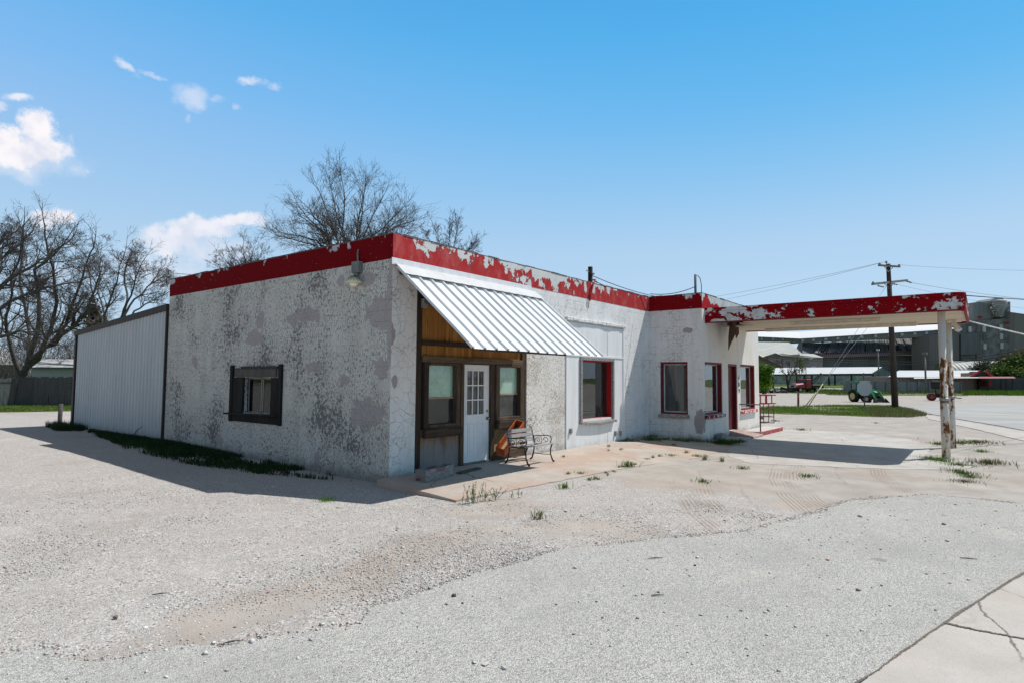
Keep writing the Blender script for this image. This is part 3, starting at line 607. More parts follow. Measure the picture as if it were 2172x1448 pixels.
mb=MB(); mb.box((.19,3.9,.99),(.2,5.1,1.8)); mb.build('curtain',plain('grey curtain',(.10,.10,.10),.9,var=.3,scale=3),wo_)

# ---- wall lamp near the corner
lamp=empty('wall_lamp',(-.0,.97,3.75),0,'grey utility lamp with a cream shade on the shaded side wall under the red band','lamp')
mb=MB(); mb.box((-.11,.86,3.83),(0,1.08,4.05)); mb.tube([(-.06,.97,3.83),(-.09,.97,3.76)],.05,10); mb.tube([(-.04,.97,4.05),(-.04,.98,4.2),(-.012,1.0,4.3)],.018,8); mb.build('housing',plain('weathered lamp box',(.17,.18,.17),.7),lamp,.02)
lz=MB(); lz.smooth=True; lz.lathe([(.05,.10),(.085,.075),(.14,.03),(.165,.0),(.14,-.02)],(-.12,.97,3.64),'z',28); lz.build('reflector',plain('cream reflector',(.72,.68,.45),.35,var=.1),lamp)
lz=MB(); lz.smooth=True; lz.lathe([(.03,.03),(.075,.0),(.085,-.03),(.06,-.075),(.01,-.085)],(-.12,.97,3.635),'z',20); lz.build('bulb',plain('opal bulb',(.85,.82,.68),.2,var=.03),lamp)
lz=MB()
for k in range(14):
    a=2*math.pi*k/14; lz.tube([(-.12+.05*math.cos(a),.97+.05*math.sin(a),3.76),(-.12+.165*math.cos(a),.97+.165*math.sin(a),3.642)],.005,4)
lz.build('cage',CONDUIT,lamp)

# ---- timber shop front
fr=MB()
Y0=.03
for a,b in (((.62,Y0,.0),(.80,.2,3.9)),((1.90,Y0-.03,.03),(2.0,.2,2.13)),((2.86,Y0-.03,.03),(2.99,.2,2.13)),((4.03,Y0,.0),(4.17,.2,3.9))): fr.box(a,b)
sf=fr.build('storefront',WEATHV,st,.008)
mb=MB(); mb.box((.8,Y0-.02,2.46),(4.03,.2,2.55)); mb.box((.8,Y0-.035,2.13),(4.03,.2,2.25)); mb.box((.8,Y0-.01,3.28),(4.03,.2,3.36)); mb.build('beam',BEAM,sf,.006)
mb=MB(); mb.box((.8,Y0+.05,2.25),(4.03,.2,2.46)); mb.box((.8,Y0+.05,2.55),(4.03,.2,3.28)); mb.build('upper_boards',ORANGEW,sf)
mb=MB(); mb.box((.8,Y0+.03,.02),(1.9,.2,.83)); mb.build('lower_boards',LOWERW,sf)
mb=MB(); mb.box((2.99,Y0+.03,.22),(4.03,.2,.86)); mb.build('lower_boards',LOWERW2,sf)
mb=MB(); mb.box((2.99,Y0-.01,.02),(4.03,.2,.22)); mb.build('base_board',BEAM,sf,.005)
mb=MB(); mb.box((.80,Y0+.05,3.36),(4.03,.2,3.9)); mb.build('top_boards',DARK,sf)
ALU=plain('tan sash rail',(.30,.22,.13),.5)
def sash_window(x0,x1,z0,z1,zm):
    f=MB(); f.box((x0,Y0-.05,z0),(x0+.12,.19,z1)); f.box((x1-.12,Y0-.05,z0),(x1,.19,z1)); f.box((x0+.12,Y0-.05,z1-.05),(x1-.12,.19,z1)); f.box((x0+.12,Y0-.05,z0),(x1-.12,.19,z0+.09))
    o=f.build('window',WEATHV,st,.008)
    m=MB(); m.box((x0-.01,Y0-.10,z0-.16),(x1+.02,Y0-.0,z0-.0)); m.box((x0+.02,Y0-.09,z0),(x1-.05,Y0-.052,z0+.03)); m.build('sill',BEAM,o,.01)
    m=MB(); m.box((x0+.12,.075,zm-.018),(x1-.12,.11,zm+.018)); m.build('meeting_rail',ALU,o)
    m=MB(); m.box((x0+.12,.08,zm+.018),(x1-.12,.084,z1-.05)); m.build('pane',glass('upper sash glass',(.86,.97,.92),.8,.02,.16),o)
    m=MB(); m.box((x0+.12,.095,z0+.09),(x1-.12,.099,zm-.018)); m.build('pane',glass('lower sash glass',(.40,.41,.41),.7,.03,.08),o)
    t=Mt('slatted blind'); z=t.sep()['Z']; s=t.math('SINE',t.math('MULTIPLY',z,250.0)); c=t.mix(t.ss(s,-.2,.8),(.62,.66,.64),(.80,.83,.81)); bl=t.done(c,.8,t.bump(s,.4,.004))
    m=MB(); m.box((x0+.10,.105,zm),(x1-.10,.112,z1-.04)); m.build('blind',bl,o)
    m=MB(); m.box((x0+.10,.14,z0+.07),(x1-.10,.15,zm-.0)); m.build('blind',plain('grey lower blind',(.40,.40,.39),.9,var=.1),o)  # darker grey than the upper blind, for the screened lower sash
    m=MB(); m.box((x0+.12,.185,z0),(x1-.12,.19,z1)); m.build('backing',DARK,o)
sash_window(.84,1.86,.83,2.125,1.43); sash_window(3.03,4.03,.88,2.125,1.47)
# white nine-light door
dr=MB(); dr.box((2.0,.055,.065),(2.86,.10,.85)); dr.box((2.0,.055,.85),(2.13,.10,2.115)); dr.box((2.68,.055,.85),(2.86,.10,2.115)); dr.box((2.13,.055,.85),(2.68,.10,1.06)); dr.box((2.13,.055,1.98),(2.68,.10,2.115))
door=dr.build('door',plain('white door paint',(.70,.71,.70),.45,var=.05),st,.004)
mb=MB()
for i in (1,2): x=2.13+.55*i/3; mb.box((x-.012,.05,1.06),(x+.012,.07,1.98))
for j in (1,2): z=1.06+.92*j/3; mb.box((2.13,.052,z-.012),(2.68,.072,z+.012))
for a,b in (((2.10,.045,1.03),(2.71,.058,1.06)),((2.10,.045,1.98),(2.71,.058,2.01)),((2.10,.045,1.06),(2.13,.058,1.98)),((2.68,.045,1.06),(2.71,.058,1.98))): mb.box(a,b)
mb.build('glazing_bars',WHITE,door)
mb=MB(); mb.box((2.13,.075,1.06),(2.68,.079,1.98)); mb.build('pane',glass('door glass',(.6,.6,.6),.8,.02,.1),door)
mb=MB(); mb.box((2.12,.11,1.05),(2.69,.115,1.99)); mb.build('backing',plain('door lite backing',(.17,.17,.17),.9),door)
mb=MB()
for x0,x1 in ((2.17,2.38),(2.47,2.67)):
    z0,z1=.2,.88
    for a,b in (((x0,.047,z0),(x1,.056,z0+.025)),((x0,.047,z1-.025),(x1,.056,z1)),((x0,.047,z0+.025),(x0+.025,.056,z1-.025)),((x1-.025,.047,z0+.025),(x1,.056,z1-.025)),((x0+.06,.049,z0+.06),(x1-.06,.056,z1-.06))): mb.box(a,b)
mb.build('moulding',plain('white door moulding',(.68,.69,.68),.45,var=.05),door,.004)
BRASS=plain('brass',(.35,.22,.07),.3,.9); STEEL=plain('knob steel',(.25,.24,.22),.25,.9)
mb=MB(); mb.smooth=True; mb.lathe([(.032,.0),(.032,-.012),(.014,-.016),(.014,-.035),(.03,-.045),(.032,-.062),(.018,-.075),(.003,-.078)],(2.79,.055,.96),'y',16); mb.build('handle',STEEL,door)
mb=MB(); mb.smooth=True; mb.lathe([(.03,.0),(.03,-.014),(.02,-.02),(.003,-.022)],(2.79,.055,1.12),'y',16); mb.build('lock',BRASS,door)
mb=MB(); mb.box((2.0,.0,.035),(2.86,.11,.065)); mb.build('threshold',plain('threshold',(.16,.15,.14),.6),door)

# ---- plain white boarding with display window, ledge and outlets
PB=Mt('white painted boarding'); n=PB.noise(PB.map(scale=(1,1,.2)),3,6,.7); c=PB.mix(PB.ss(n,.35,.7),(.74,.74,.725),(.64,.64,.625)); zz=PB.sep()['Z']; c=PB.mix(PB.ss(PB.math('ADD',zz,PB.math('MULTIPLY',PB.noise(None,4,5),.4)),.12,.4,.55,0),c,(.42,.40,.37)); PB=PB.done(c,.7,PB.bump(PB.noise(PB.map(scale=(1,1,.1)),18,4),.15,.004),spec=.25)
fB=lambda u,w,z:(u,-.028+w,z)
bd_=wall('boarding',PB,fB,(5.86,9.0),-.02,3.3,[(6.58,8.31,.74,2.34)],.026)
mb=MB(); mb.box((5.87,-.045,2.43),(8.98,-.029,2.48)); mb.box((8.03,-.036,.0),(8.06,-.0285,.72)); mb.box((8.03,-.036,2.5),(8.06,-.0285,3.28)); mb.box((8.965,-.05,-.02),(9.03,-.002,3.4)); mb.build('batten',PB,bd_)
rs=random.Random(5); mb=MB(); x=5.82
while x<9.1:
    d=rs.uniform(.18,.32); mb.box((x,-.075-rs.random()*.02,3.345-rs.random()*.015),(min(9.12,x+d),-.002,3.415+rs.random()*.02)); x+=d+.001
mb.build('ledge',PM_FRONT,st,.012)
WGREY=plain('weathered grey frame',(.23,.22,.21),.85,var=.45,scale=18)
f=MB(); f.box((6.50,-.075,.66),(6.60,.12,2.41)); f.box((8.29,-.075,.70),(8.37,.0,2.41)); f.box((6.60,-.075,2.33),(8.29,.12,2.41))
w3=f.build('window',WGREY,st,.006)
mb=MB(); n=10
for i in range(n):
    x0=6.48+1.92*i/n; x1=6.48+1.92*(i+1)/n; s0=-.05*math.sin(math.pi*i/n); s1=-.05*math.sin(math.pi*(i+1)/n)
    mb.prism([(x0,-.13,.62+s0),(x0,.0,.655+s0),(x0,.0,.70),(x0,-.13,.68+s0)],(x1-x0-.0005,0,0))
mb.build('sill',WGREY,w3)
mb=MB(); mb.box((6.6,.0,.72),(8.29,.15,.745)); mb.build('inner_sill',plain('pink red sill',(.50,.20,.20),.8,var=.5,scale=20),w3)
mb=MB(); mb.box((8.25,.0,.745),(8.29,.12,2.33)); mb.box((6.6,.0,2.295),(8.25,.12,2.33)); mb.build('reveal',plain('bright red reveal',(.34,.005,.008),.55,var=.2),w3)
mb=MB(); mb.box((8.02,.30,.1),(8.25,.34,2.3)); mb.build('jamb',plain('ochre timber jamb',(.22,.12,.04),.7,var=.4,scale=10),w3)
mb=MB(); mb.box((6.6,.125,.745),(8.25,.13,2.3)); mb.build('pane',glass('shop window glass',(.40,.40,.40),1.0,.01,.015),w3)
mb=MB(); mb.box((7.75,.6,.1),(8.0,.65,2.3)); mb.build('curtain',plain('grey curtain strip',(.30,.29,.28),.9,var=.3),w3)
for x,z in ((6.03,.49),(8.45,.27),(8.75,.25)):
    mb=MB(); mb.box((x-.035,-.09,z-.06),(x+.035,-.029,z+.06)); mb.tube([(x,-.06,z-.06),(x,-.06,z-.1)],.015,8); mb.build('outlet_box',CONDUIT,st,.006)

# ---- sloping corrugated awning
aw=MB(); X0,X1=.0,4.3; top=Vector((0,-.10,3.84)); bot=Vector((0,-1.956,2.315)); dn=(bot-top).normalized(); nrm=Vector((0,dn.z,-dn.y)); nrm=nrm if nrm.z>0 else -nrm
prof=[]; x=X0; pitch=(X1-X0)/14
for k in range(14):
    b=X0+k*pitch; prof+=[(b,0),(b+.016,.038),(b+.050,.038),(b+.070,0),(b+.135,0),(b+.142,.003),(b+.15,.003),(b+.157,0),(b+.215,0),(b+.222,.003),(b+.23,.003),(b+.237,0)]
prof+=[(X1,0),(X1+.016,.038),(X1+.045,.038)]
nseg=10; vs=[]; rs=random.Random(2)
for j in range(nseg+1):
    c=top+(bot-top)*j/nseg
    for x,h in prof: vs.append(c+Vector((x,0,0))+nrm*(h+.004*math.sin(x*3+j)*(j/nseg)))
m_=len(prof); fs=[(j*m_+i,j*m_+i+1,(j+1)*m_+i+1,(j+1)*m_+i) for j in range(nseg) for i in range(m_-1)]
aw.add(vs,fs)
AWM=Mt('white awning metal'); n=AWM.noise(AWM.map(scale=(1.5,.25,.25)),3,6,.7); AWM=AWM.done(AWM.mix(AWM.ss(n,.4,.75),(.74,.745,.735),(.60,.605,.60)),.38,spec=.4)
awn=aw.build('awning',AWM,st,solid=.003)
mb=MB(); pr=[(-.008,4.03),(-.016,3.90),(-.10,3.865),(-.34,3.668)]; vs=[]; nx=60
for i in range(nx+1):
    x=X0-.03+(X1-X0+.06)*i/nx
    for k,(y,z) in enumerate(pr):
        wv=.018*abs(math.sin(i*.75)) if k==3 else .005*math.sin(i*1.7)*(k>0); p=Vector((x,y,z))+ (nrm*(.043) if k>=2 else Vector((0,0,0))) ; vs.append(p+dn*wv)
k_=len(pr); mb.add(vs,[(i*k_+k,(i+1)*k_+k,(i+1)*k_+k+1,i*k_+k+1) for i in range(nx) for k in range(k_-1)]); mb.build('flashing',plain('crumpled flashing',(.62,.63,.63),.35,var=.08,bump=.4,scale=3),awn,solid=.003)
mb=MB()
for x in (.72,2.2,3.9): mb.bar((x,-.05,3.80),(x,-1.80,2.36),.04,.06)

mb.box((.35,-1.86,2.29),(3.0,-1.82,2.34)); mb.box((.35,-.95,3.05),(4.25,-.9,3.10)); mb.box((.12,-.12,3.72),(4.25,-.05,3.78)); mb.bar((.78,-.02,3.30),(.95,-1.25,2.78),.035,.05); mb.build('frame',WEATH,awn)
mb=MB()
for k in range(14):
    for tt in (.13,.45,.72,.97): p=top+(bot-top)*tt+Vector((X0+k*pitch+.105,0,0))+nrm*.004; mb.box(p-Vector((.009,.009,.004)),p+Vector((.009,.009,.006)))
mb.build('screws',BLACK,awn)
mb=MB(); mb.box((.74,-.05,3.17),(.86,.03,3.35)); mb.build('junction_box',CONDUIT,st,.01)

# ---- office windows, door and number
def deep_window(name,fn,u0,u1,z0,z1,matf,inner,curt,sill,bright=0):
    f=MB(); d0,d1=.075,.215
    def bx(a,b,c,d,e,g): 
        p=fn(a,c,e); q=fn(b,d,g); f.box(tuple(min(i,j) for i,j in zip(p,q)),tuple(max(i,j) for i,j in zip(p,q)))
    bx(u0,u0+.05,.02,d1,z0,z1); bx(u1-.05,u1,.02,d1,z0,z1); bx(u0+.05,u1-.05,.02,d1,z1-.06,z1); bx(u0+.05,u1-.05,.02,d1,z0,z0+.05); o=f.build('window',matf,st,.005)
    f=MB(); bx(u0+.05,u0+.09,.15,.19,z0+.05,z1-.06); bx(u1-.09,u1-.05,.15,.19,z0+.05,z1-.06); bx(u0+.09,u1-.09,.15,.19,z0+.05,z0+.085); bx(u0+.09,u1-.09,.15,.19,z1-.095,z1-.06); f.build('sash',plain('grey white sash',(.50,.50,.48),.6,var=.15),o)
    f=MB(); bx(u0+.09,u1-.09,.165,.17,z0+.085,z1-.095); f.build('pane',glass('office glass',(.5,.5,.5),1.2,.01,.05),o)
    f=MB(); bx(u0-.05,u1+.05,-.09,.02,z0-.11,z0-.005); f.build('sill',sill,o,.015)
    f=MB(); bx(u0+.02,u1-.02,.30,.31,z0-.05,z1); f.build('curtain',curt,o)
CHIP=peeled_red('chipped red sill',.50,0,(0,2),'x',red=(.22,.02,.02),sc=8)
deep_window('w',fS,-1.28,-.38,.75,2.38,DRED,0,plain('dark room',(.10,.10,.10),.9),plain('stone sill',(.32,.27,.24),.9,var=.5,scale=14))  # dark sheet in the curtain slot stands in for the unlit room
MAROON=plain('maroon frame paint',(.15,.007,.008),.6,var=.35,scale=14)
deep_window('w',fW,11.05,12.62,.74,2.38,MAROON,0,plain('grey blind b',(.33,.34,.34),.9,var=.25,scale=2),CHIP)
deep_window('w',fW,14.5,16.2,.76,2.38,MAROON,0,plain('pale blind',(.48,.49,.50),.9,var=.15,scale=2),peeled_red('red white sill',.50,0,(0,2),'x',red=(.55,.03,.04),under=(.75,.74,.72),sc=6))
mb=MB(); mb.box((13.42,-P+.13,.12),(14.08,-P+.17,2.3)); od=mb.build('door',DRED,st)
mb=MB(); mb.box((13.2,-P+.02,.12),(13.28,-P+.2,2.37)); mb.box((14.08,-P+.02,.12),(14.15,-P+.2,2.37)); mb.box((13.28,-P+.02,2.3),(14.08,-P+.2,2.37)); mb.build('frame',DRED,od)
mb=MB(); mb.box((13.28,-P+.09,.12),(13.42,-P+.12,2.3)); mb.build('screen_edge',WHITE,od); mb=MB(); mb.smooth=True; mb.lathe([(.02,0),(.02,-.04),(.035,-.05),(.03,-.08),(.004,-.085)],(13.52,-P+.13,1.05),'y',12); mb.build('handle',STEEL,od)
# house number, three stacked digits
def digits(txts,mat,parent):
    for s,(x,y,z),h in txts:
        cu=bpy.data.curves.new('digit','FONT'); cu.body=s; cu.size=h*1.4; cu.extrude=.006; cu.align_x='CENTER'
        t=bpy.data.objects.new('tmp',cu); COL.objects.link(t); dg=bpy.context.evaluated_depsgraph_get(); dg.update(); me=bpy.data.meshes.new_from_object(t.evaluated_get(dg)); bpy.data.objects.remove(t)
        me.materials.clear(); me.materials.append(mat); o=bpy.data.objects.new('house_number',me); COL.objects.link(o); o.parent=parent; o.location=(x,y,z); o.rotation_euler=(R(90),0,0)
digits([('4',(14.33,-P-.008,1.82),.17),('0',(14.33,-P-.008,1.595),.17),('9',(14.33,-P-.008,1.37),.17)],BLACK,st)

# ---- drive-through canopy
CX0,CX1,CY1=11.09,15.3,-8.24
def round_rect(x0,x1,y0,y1,r,n=8):
    pts=[(x0,y1)]
    for k in range(n+1): a=math.pi+ (math.pi/2)*k/n; pts.append((x0+r+r*math.cos(a),y0+r+r*math.sin(a)))
    for k in range(n+1): a=1.5*math.pi+(math.pi/2)*k/n; pts.append((x1-r+r*math.cos(a),y0+r+r*math.sin(a)))
    pts.append((x1,y1)); return pts
YJ=-P-.008
o1=round_rect(CX0,CX1,CY1,YJ,.3); o2=round_rect(CX0+.05,CX1-.05,CY1+.05,YJ,.26); o3=round_rect(CX0-.012,CX1+.012,CY1-.012,YJ,.31)
cn=MB(); cn.prism([(x,y,3.92) for x,y in o2],(0,0,.09)); can=cn.build('canopy',TAR,st)
def rim(a,b,z0,z1,mat,name):
    m=MB(); n=len(a); vs=[(x,y,z0) for x,y in a]+[(x,y,z1) for x,y in a]+[(x,y,z0) for x,y in b]+[(x,y,z1) for x,y in b]
    fs=[]
    for i in range(n-1): fs+=[(i,i+1,n+i+1,n+i),(2*n+i,3*n+i,3*n+i+1,2*n+i+1),(n+i,n+i+1,3*n+i+1,3*n+i),(i,2*n+i,2*n+i+1,i+1)]
    fs+=[(0,n,3*n,2*n),(n-1,3*n-1,4*n-1,2*n-1)]
    m.add(vs,fs); return m.build(name,mat,can)
rim(o1,o2,3.60,3.915,RED_CAN,'fascia'); rim(o3,o2,3.92,4.03,RED_CAN,'drip_edge'); rim(o3,o2,3.565,3.597,plain('red lower trim',(.20,.004,.007),.7),'lower_trim')
CEIL=wood('cream ceiling boards',((.52,.45,.34),(.62,.545,.42),(.68,.61,.49)),'x',.30,vertical=False,streak=.25,seam=.012)
HOLEX,HOLEY=12.55,-3.05
cl=MB()
# ceiling boards in runs, with the rotted corner by the office left open
xs=[CX0+.05+.345*i for i in range(13)]; xs[-1]=CX1-.05; rs=random.Random(8)
for i in range(len(xs)-1):
    e=YJ
    if i<6: e=HOLEY+.18*i+rs.uniform(-.12,.12)
    s=CY1+.06+(.12 if i in (0,11) else 0); cl.box((xs[i]+.004,s,3.60),(xs[i+1]-.004,e,3.63))
cl.build('ceiling',CEIL,can)
mb=MB(); mb.box((CX0+.06,HOLEY-.3,3.75),(12.9,YJ,3.80)); mb.build('rotten_deck',plain('rotten deck',(.022,.018,.015),.95),can)
mb=MB(); rs=random.Random(4)
for k,(x,y,l,tw) in enumerate([(12.25,-2.25,.62,.3),(12.55,-2.1,.9,-.2),(12.75,-2.2,.5,.5),(11.9,-2.4,.3,.1),(12.95,-2.05,.35,-.4)]):
    w_=.13; mb.prism([(x-w_,y,3.7),(x+w_,y-.02,3.7),(x+w_*1.2+tw*.3,y+.02,3.65-l*.6),(x+tw*.4,y+.08,3.68-l),(x-w_*.6+tw*.2,y+.06,3.66-l*.5)],(.01,.015,0))
mb.build('hanging_debris',wood('rotten red boards',((.02,.012,.01),(.06,.03,.022),(.14,.07,.05)),'x',.06),can)
mb=MB(); mb.box((12.6,-2.75,3.54),(12.72,-1.8,3.58),Matrix.Rotation(R(2),3,'X')); mb.build('loose_batten',plain('cream batten',(.62,.55,.43),.7),can)
CREAM=plain('cream fixture paint',(.62,.56,.45),.6,var=.15)
for x,y0,y1 in ((12.4,-6.3,-3.9),(14.6,-7.0,-2.6)):
    m=MB(); m.box((x-.07,y0,3.53),(x+.07,y1,3.60)); m.box((x-.03,y0+.02,3.49),(x+.03,y1-.02,3.53)); m.build('strip_light',CREAM,can,.01)
RUST=Mt('white pipe paint with rust'); z=RUST.sep()['Z']; n=RUST.noise(RUST.map(scale=(1,1,.35)),7,7,.68); n2=RUST.noise(None,30,4)
mask=RUST.math('ADD',RUST.math('ADD',n,RUST.math('MULTIPLY',n2,.12)),RUST.math('ADD',RUST.math('MULTIPLY',RUST.ss(z,1.2,1.5,0,.07),RUST.ss(z,2.2,2.8,1,-1.4)),RUST.ss(z,-.1,.25,.03,0)))
k=RUST.ss(mask,.60,.625); c=RUST.mix(RUST.noise(None,9,5),(.055,.018,.008),(.24,.085,.022)); c=RUST.mix(k,RUST.mix(RUST.ss(mask,.53,.60,0,.45),(.63,.60,.54),(.55,.36,.18)),c)
RUST=RUST.done(c,.75,RUST.bump(RUST.math('SUBTRACT',n2,k),.5,.006))
for i,(x,y) in enumerate(((11.5,-7.73),(14.55,-7.76))):
    mb=MB(); r=.085; mb.tube([(x,y,-.15),(x,y,1.33),(x,y,1.34),(x,y,3.6)],[r*1.1,r*1.1,r,r],18); p=mb.build('post',RUST,can)
    mb=MB(); mb.tube([(x,y,1.34),(x,y,1.42)],r*1.28,12); mb.box((x-.16,y-.13,1.35),(x-.08,y-.02,1.41)); mb.box((x+.07,y-.1,1.36),(x+.17,y+.02,1.4)); mb.build('clamp',GALV,p,.008)
mb=MB(); mb.tube([(14.3,-7.85,3.53),(14.3,-7.85,3.6)],.11,14); mb.bar((14.22,-7.9,3.52),(14.05,-7.98,3.28),.09,.09); mb.bar((14.4,-7.9,3.52),(14.3,-8.05,3.3),.09,.09); mb.build('floodlight',CREAM,can,.01)

# ---- roof masts, bent pipe and service cables
def mast(x,y,z0,z1,r,label):
    e=empty('roof_mast',(x,y,z0),0,label,'mast'); return e
ms=mast(8.05,.55,4.1,5.0,.05,'dark square timber service mast rising behind the middle of the red parapet')
mb=MB(); mb.box((8.0,.5,4.1),(8.1,.6,5.12)); mb.build('pole',WEATHV,ms); mb=MB(); mb.tube([(7.82,.55,4.98),(8.28,.55,4.93)],.014,6); mb.tube([(8.05,.49,4.9),(8.05,.42,4.9)],.03,8); mb.build('bracket',CONDUIT,ms)
ms2=mast(11.0,-1.5,4.45,5.1,.04,'thin service mast with a looped conduit on the office corner of the roof')
mb=MB(); mb.tube([(11.0,-1.5,4.1),(11.0,-1.5,5.1)],.04,8); mb.build('pole',plain('mast grey',(.14,.135,.13),.8),ms2); mb=MB(); mb.tube([(11.0,-1.5,5.06),(11.12,-1.54,5.08),(11.25,-1.56,5.0),(11.3,-1.58,4.8),(11.3,-1.58,4.45)],.014,6); mb.tube([(11.05,-1.46,4.7),(11.12,-1.46,4.6),(11.06,-1.46,4.5)],.012,5); mb.build('conduit',CONDUIT,ms2)
def sag(a,b,s,n=14):
    a=Vector(a); b=Vector(b); return [a.lerp(b,i/n)-Vector((0,0,s*4*(i/n)*(1-i/n))) for i in range(n+1)]
mb=MB(); mb.tube(sag((8.06,.5,4.86),(10.9,-.2,4.5),.06),.011,5); mb.tube(sag((8.06,.5,4.74),(9.3,.1,4.5),.05),.011,5); mb.tube(sag((10.2,-.35,4.49),(11.0,-1.5,4.72),.1),.012,5); tag(mb.build('service_cable',BLACK),'thin black cables drooping between the two roof masts','cable')
mb=MB(); mb.tube([(7.0,-.05,3.96),(7.02,-.06,4.1),(7.15,-.07,4.42),(7.3,-.05,4.58),(7.55,.15,4.63),(8.0,.3,4.63)],.024,8); mb.tube([(6.96,-.045,3.98),(7.06,-.045,4.22)],.02,6); mb.build('bent_pipe',REDP,st)
mb=MB(); mb.tube([(7.0,-.03,4.0),(6.98,-.02,3.75)],.012,6); mb.build('cable_drop',CONDUIT,st)

# ---- metal lean-to
sh=empty('metal_shed',(0,W,0),0,'grey ribbed metal lean-to with dark brown trim against the end of the service station','shed')
YB=16.42; mb=MB(); prof=[]; y=W+.05; k=0
while y<YB-.06:
    prof+=[(y,0),(y+.020,-.036),(y+.06,-.036),(y+.080,0),(y+.13,0),(y+.137,-.010),(y+.165,-.010),(y+.172,0)]; y+=.228
vs=[]
for (yy,h) in prof:
    zt=3.70-(yy-W)*(3.70-3.26)/(YB-W); vs+=[(-.01+h,yy,-.12),(-.01+h,yy,zt)]
mb.add(vs,[(2*i,2*i+2,2*i+3,2*i+1) for i in range(len(prof)-1)])
SHM=Mt('grey ribbed cladding'); n=SHM.noise(SHM.map(scale=(1,1,.15)),2.5,6,.7); zz=SHM.sep()['Z']; c=SHM.mix(n,(.40,.405,.395),(.58,.585,.575)); c=SHM.mix(SHM.ss(SHM.math('ADD',zz,SHM.math('MULTIPLY',n,.5)),.25,.6,.6,0),c,(.28,.25,.22)); SHM=SHM.done(c,.5,spec=.35)
mb.build('cladding',SHM,sh,solid=.002)
DB=plain('dark brown trim',(.030,.021,.019),.5)
mb=MB(); mb.box((-.06,W+.008,-.12),(.02,W+.07,3.72)); mb.box((-.07,YB-.08,-.12),(.04,YB+.06,3.26)); mb.prism([(-.08,W+.01,3.62),(-.08,YB+.10,3.18),(-.08,YB+.10,3.34),(-.08,W+.01,3.80)],(.12,0,0)); mb.build('trim',DB,sh)
mb=MB(); mb.prism([(.04,W+.02,3.70),(.04,YB+.08,3.27),(.04,YB+.08,3.31),(.04,W+.02,3.75)],(7,0,0)); mb.build('roof',GALV,sh)
mb=MB(); mb.box((.05,YB-.02,-.12),(7,YB,3.2)); mb.box((6.98,W+.01,-.12),(7.0,YB-.02,3.2)); mb.build('wall',SHM,sh)
mb=MB()
for i in range(28): yy=W+.16+.253*i; mb.box((-.02,yy,1.70),(-.012,yy+.016,1.716))
mb.build('screws',BLACK,sh)
# ------------------------------------------------------------------ iron and timber bench by the door
IRON=plain('rusty brown iron',(.035,.017,.012),.6,var=.4,scale=20); SLAT=wood('silvered bench slats',((.16,.155,.15),(.33,.32,.31),(.52,.51,.49)),'z',.5,vertical=False,seam=.001)
bx,by,bz=3.42,-.38,-.012
bn=empty('park_bench',(bx,by,bz),0,'small park bench with scrolled rusty iron sides and silvered slats beside the white door','bench')
LB=.92
mb=MB()
for z,y in ((.69,.02),(.59,-.005),(.485,-.03)): mb.box((bx-LB/2-.03,by+y-.012,bz+z-.04),(bx+LB/2+.03,by+y+.012,bz+z+.04),Matrix.Rotation(R(-12),3,'X'))
mb.build('backrest',SLAT,bn,.004)
mb=MB(); mb.box((bx-LB/2-.03,by-.56,bz+.395),(bx+LB/2+.03,by-.48,bz+.425)); mb.box((bx-LB/2-.03,by-.14,bz+.375),(bx+LB/2+.03,by-.07,bz+.40)); mb.build('seat',SLAT,bn,.004)
for sx in (-1,1):
    x=bx+sx*LB/2; m=MB(); T=lambda pts,r:m.tube([(x,by+a,bz+b) for a,b in pts],r,6)
    T([(.05,.02),(.0,.06),(-.04,.18),(-.07,.38),(-.05,.48),(.0,.62),(.035,.75)],[.022,.018,.015,.015,.014,.014,.018])   # rear leg running up into the back
    T([(-.60,.02),(-.56,.05),(-.51,.16),(-.5,.28),(-.54,.39)],[.024,.018,.014,.014,.018])
    T([(-.06,.36),(-.2,.375),(-.36,.375),(-.53,.40)],.014); T([(-.05,.17),(-.28,.16),(-.5,.17)],.009)
    T([(-.045,.55),(-.15,.56),(-.3,.57),(-.42,.585),(-.5,.57),(-.525,.5),(-.5,.42)],.011)
    for cy,cz,rr in ((-.16,.46,.07),(-.38,.47,.085)):
        T([(cy+rr*(1-.13*k/2)*math.cos(k*.55),cz+rr*(1-.075*k)*math.sin(k*.55)) for k in range(13)],.007)
    T([(-.24,.39),(-.27,.46),(-.24,.55)],.007)
    m.build('side_frame',IRON,bn)

def planter(name,L_,W_,H_,mats,label,loc,rot,cat='planter'):
    e=empty(name,loc,0,label,cat); e.rotation_euler=rot
    m=MB(); t=.02; m.box((0,0,0),(L_,W_,t)); b=m.build('base',mats[-1],e,.003,local=True)
    for nm,a,b2,mt in (('side_board',(0,0,t),(L_,t,H_),mats[0]),('side_board',(0,W_-t,t),(L_,W_,H_),mats[0]),('end_board',(0,t,t),(t,W_-t,H_),mats[1]),('end_board',(L_-t,t,t),(L_,W_-t,H_),mats[1])):
        m=MB(); m.box(a,b2); m.build(nm,mt,e,.003,local=True)
    return e
PLW=wood('grey box boards with red flakes',((.08,.075,.07),(.20,.19,.18),(.42,.41,.39)),'z',.13,vertical=False,seam=.004,flake=None)
t=Mt('grey box boards with red paint remnant'); X=t.sep(); n=t.noise(t.map(scale=(.10,1,1)),70,7,.75); c=t.ramp(n,[(.3,(.07,.065,.06)),(.5,(.22,.21,.20)),(.7,(.45,.44,.42))])
rk=t.math('MULTIPLY',t.math('MULTIPLY',t.ss(X['Z'],.12,.15),t.ss(X['X'],.28,.34)),t.math('MULTIPLY',t.ss(X['X'],.55,.66,1,0),t.ss(n,.42,.5))); c=t.mix(t.math('MULTIPLY',rk,.7),c,(.22,.03,.05)); PLW2=t.done(c,.9,t.bump(n,.5,.005))
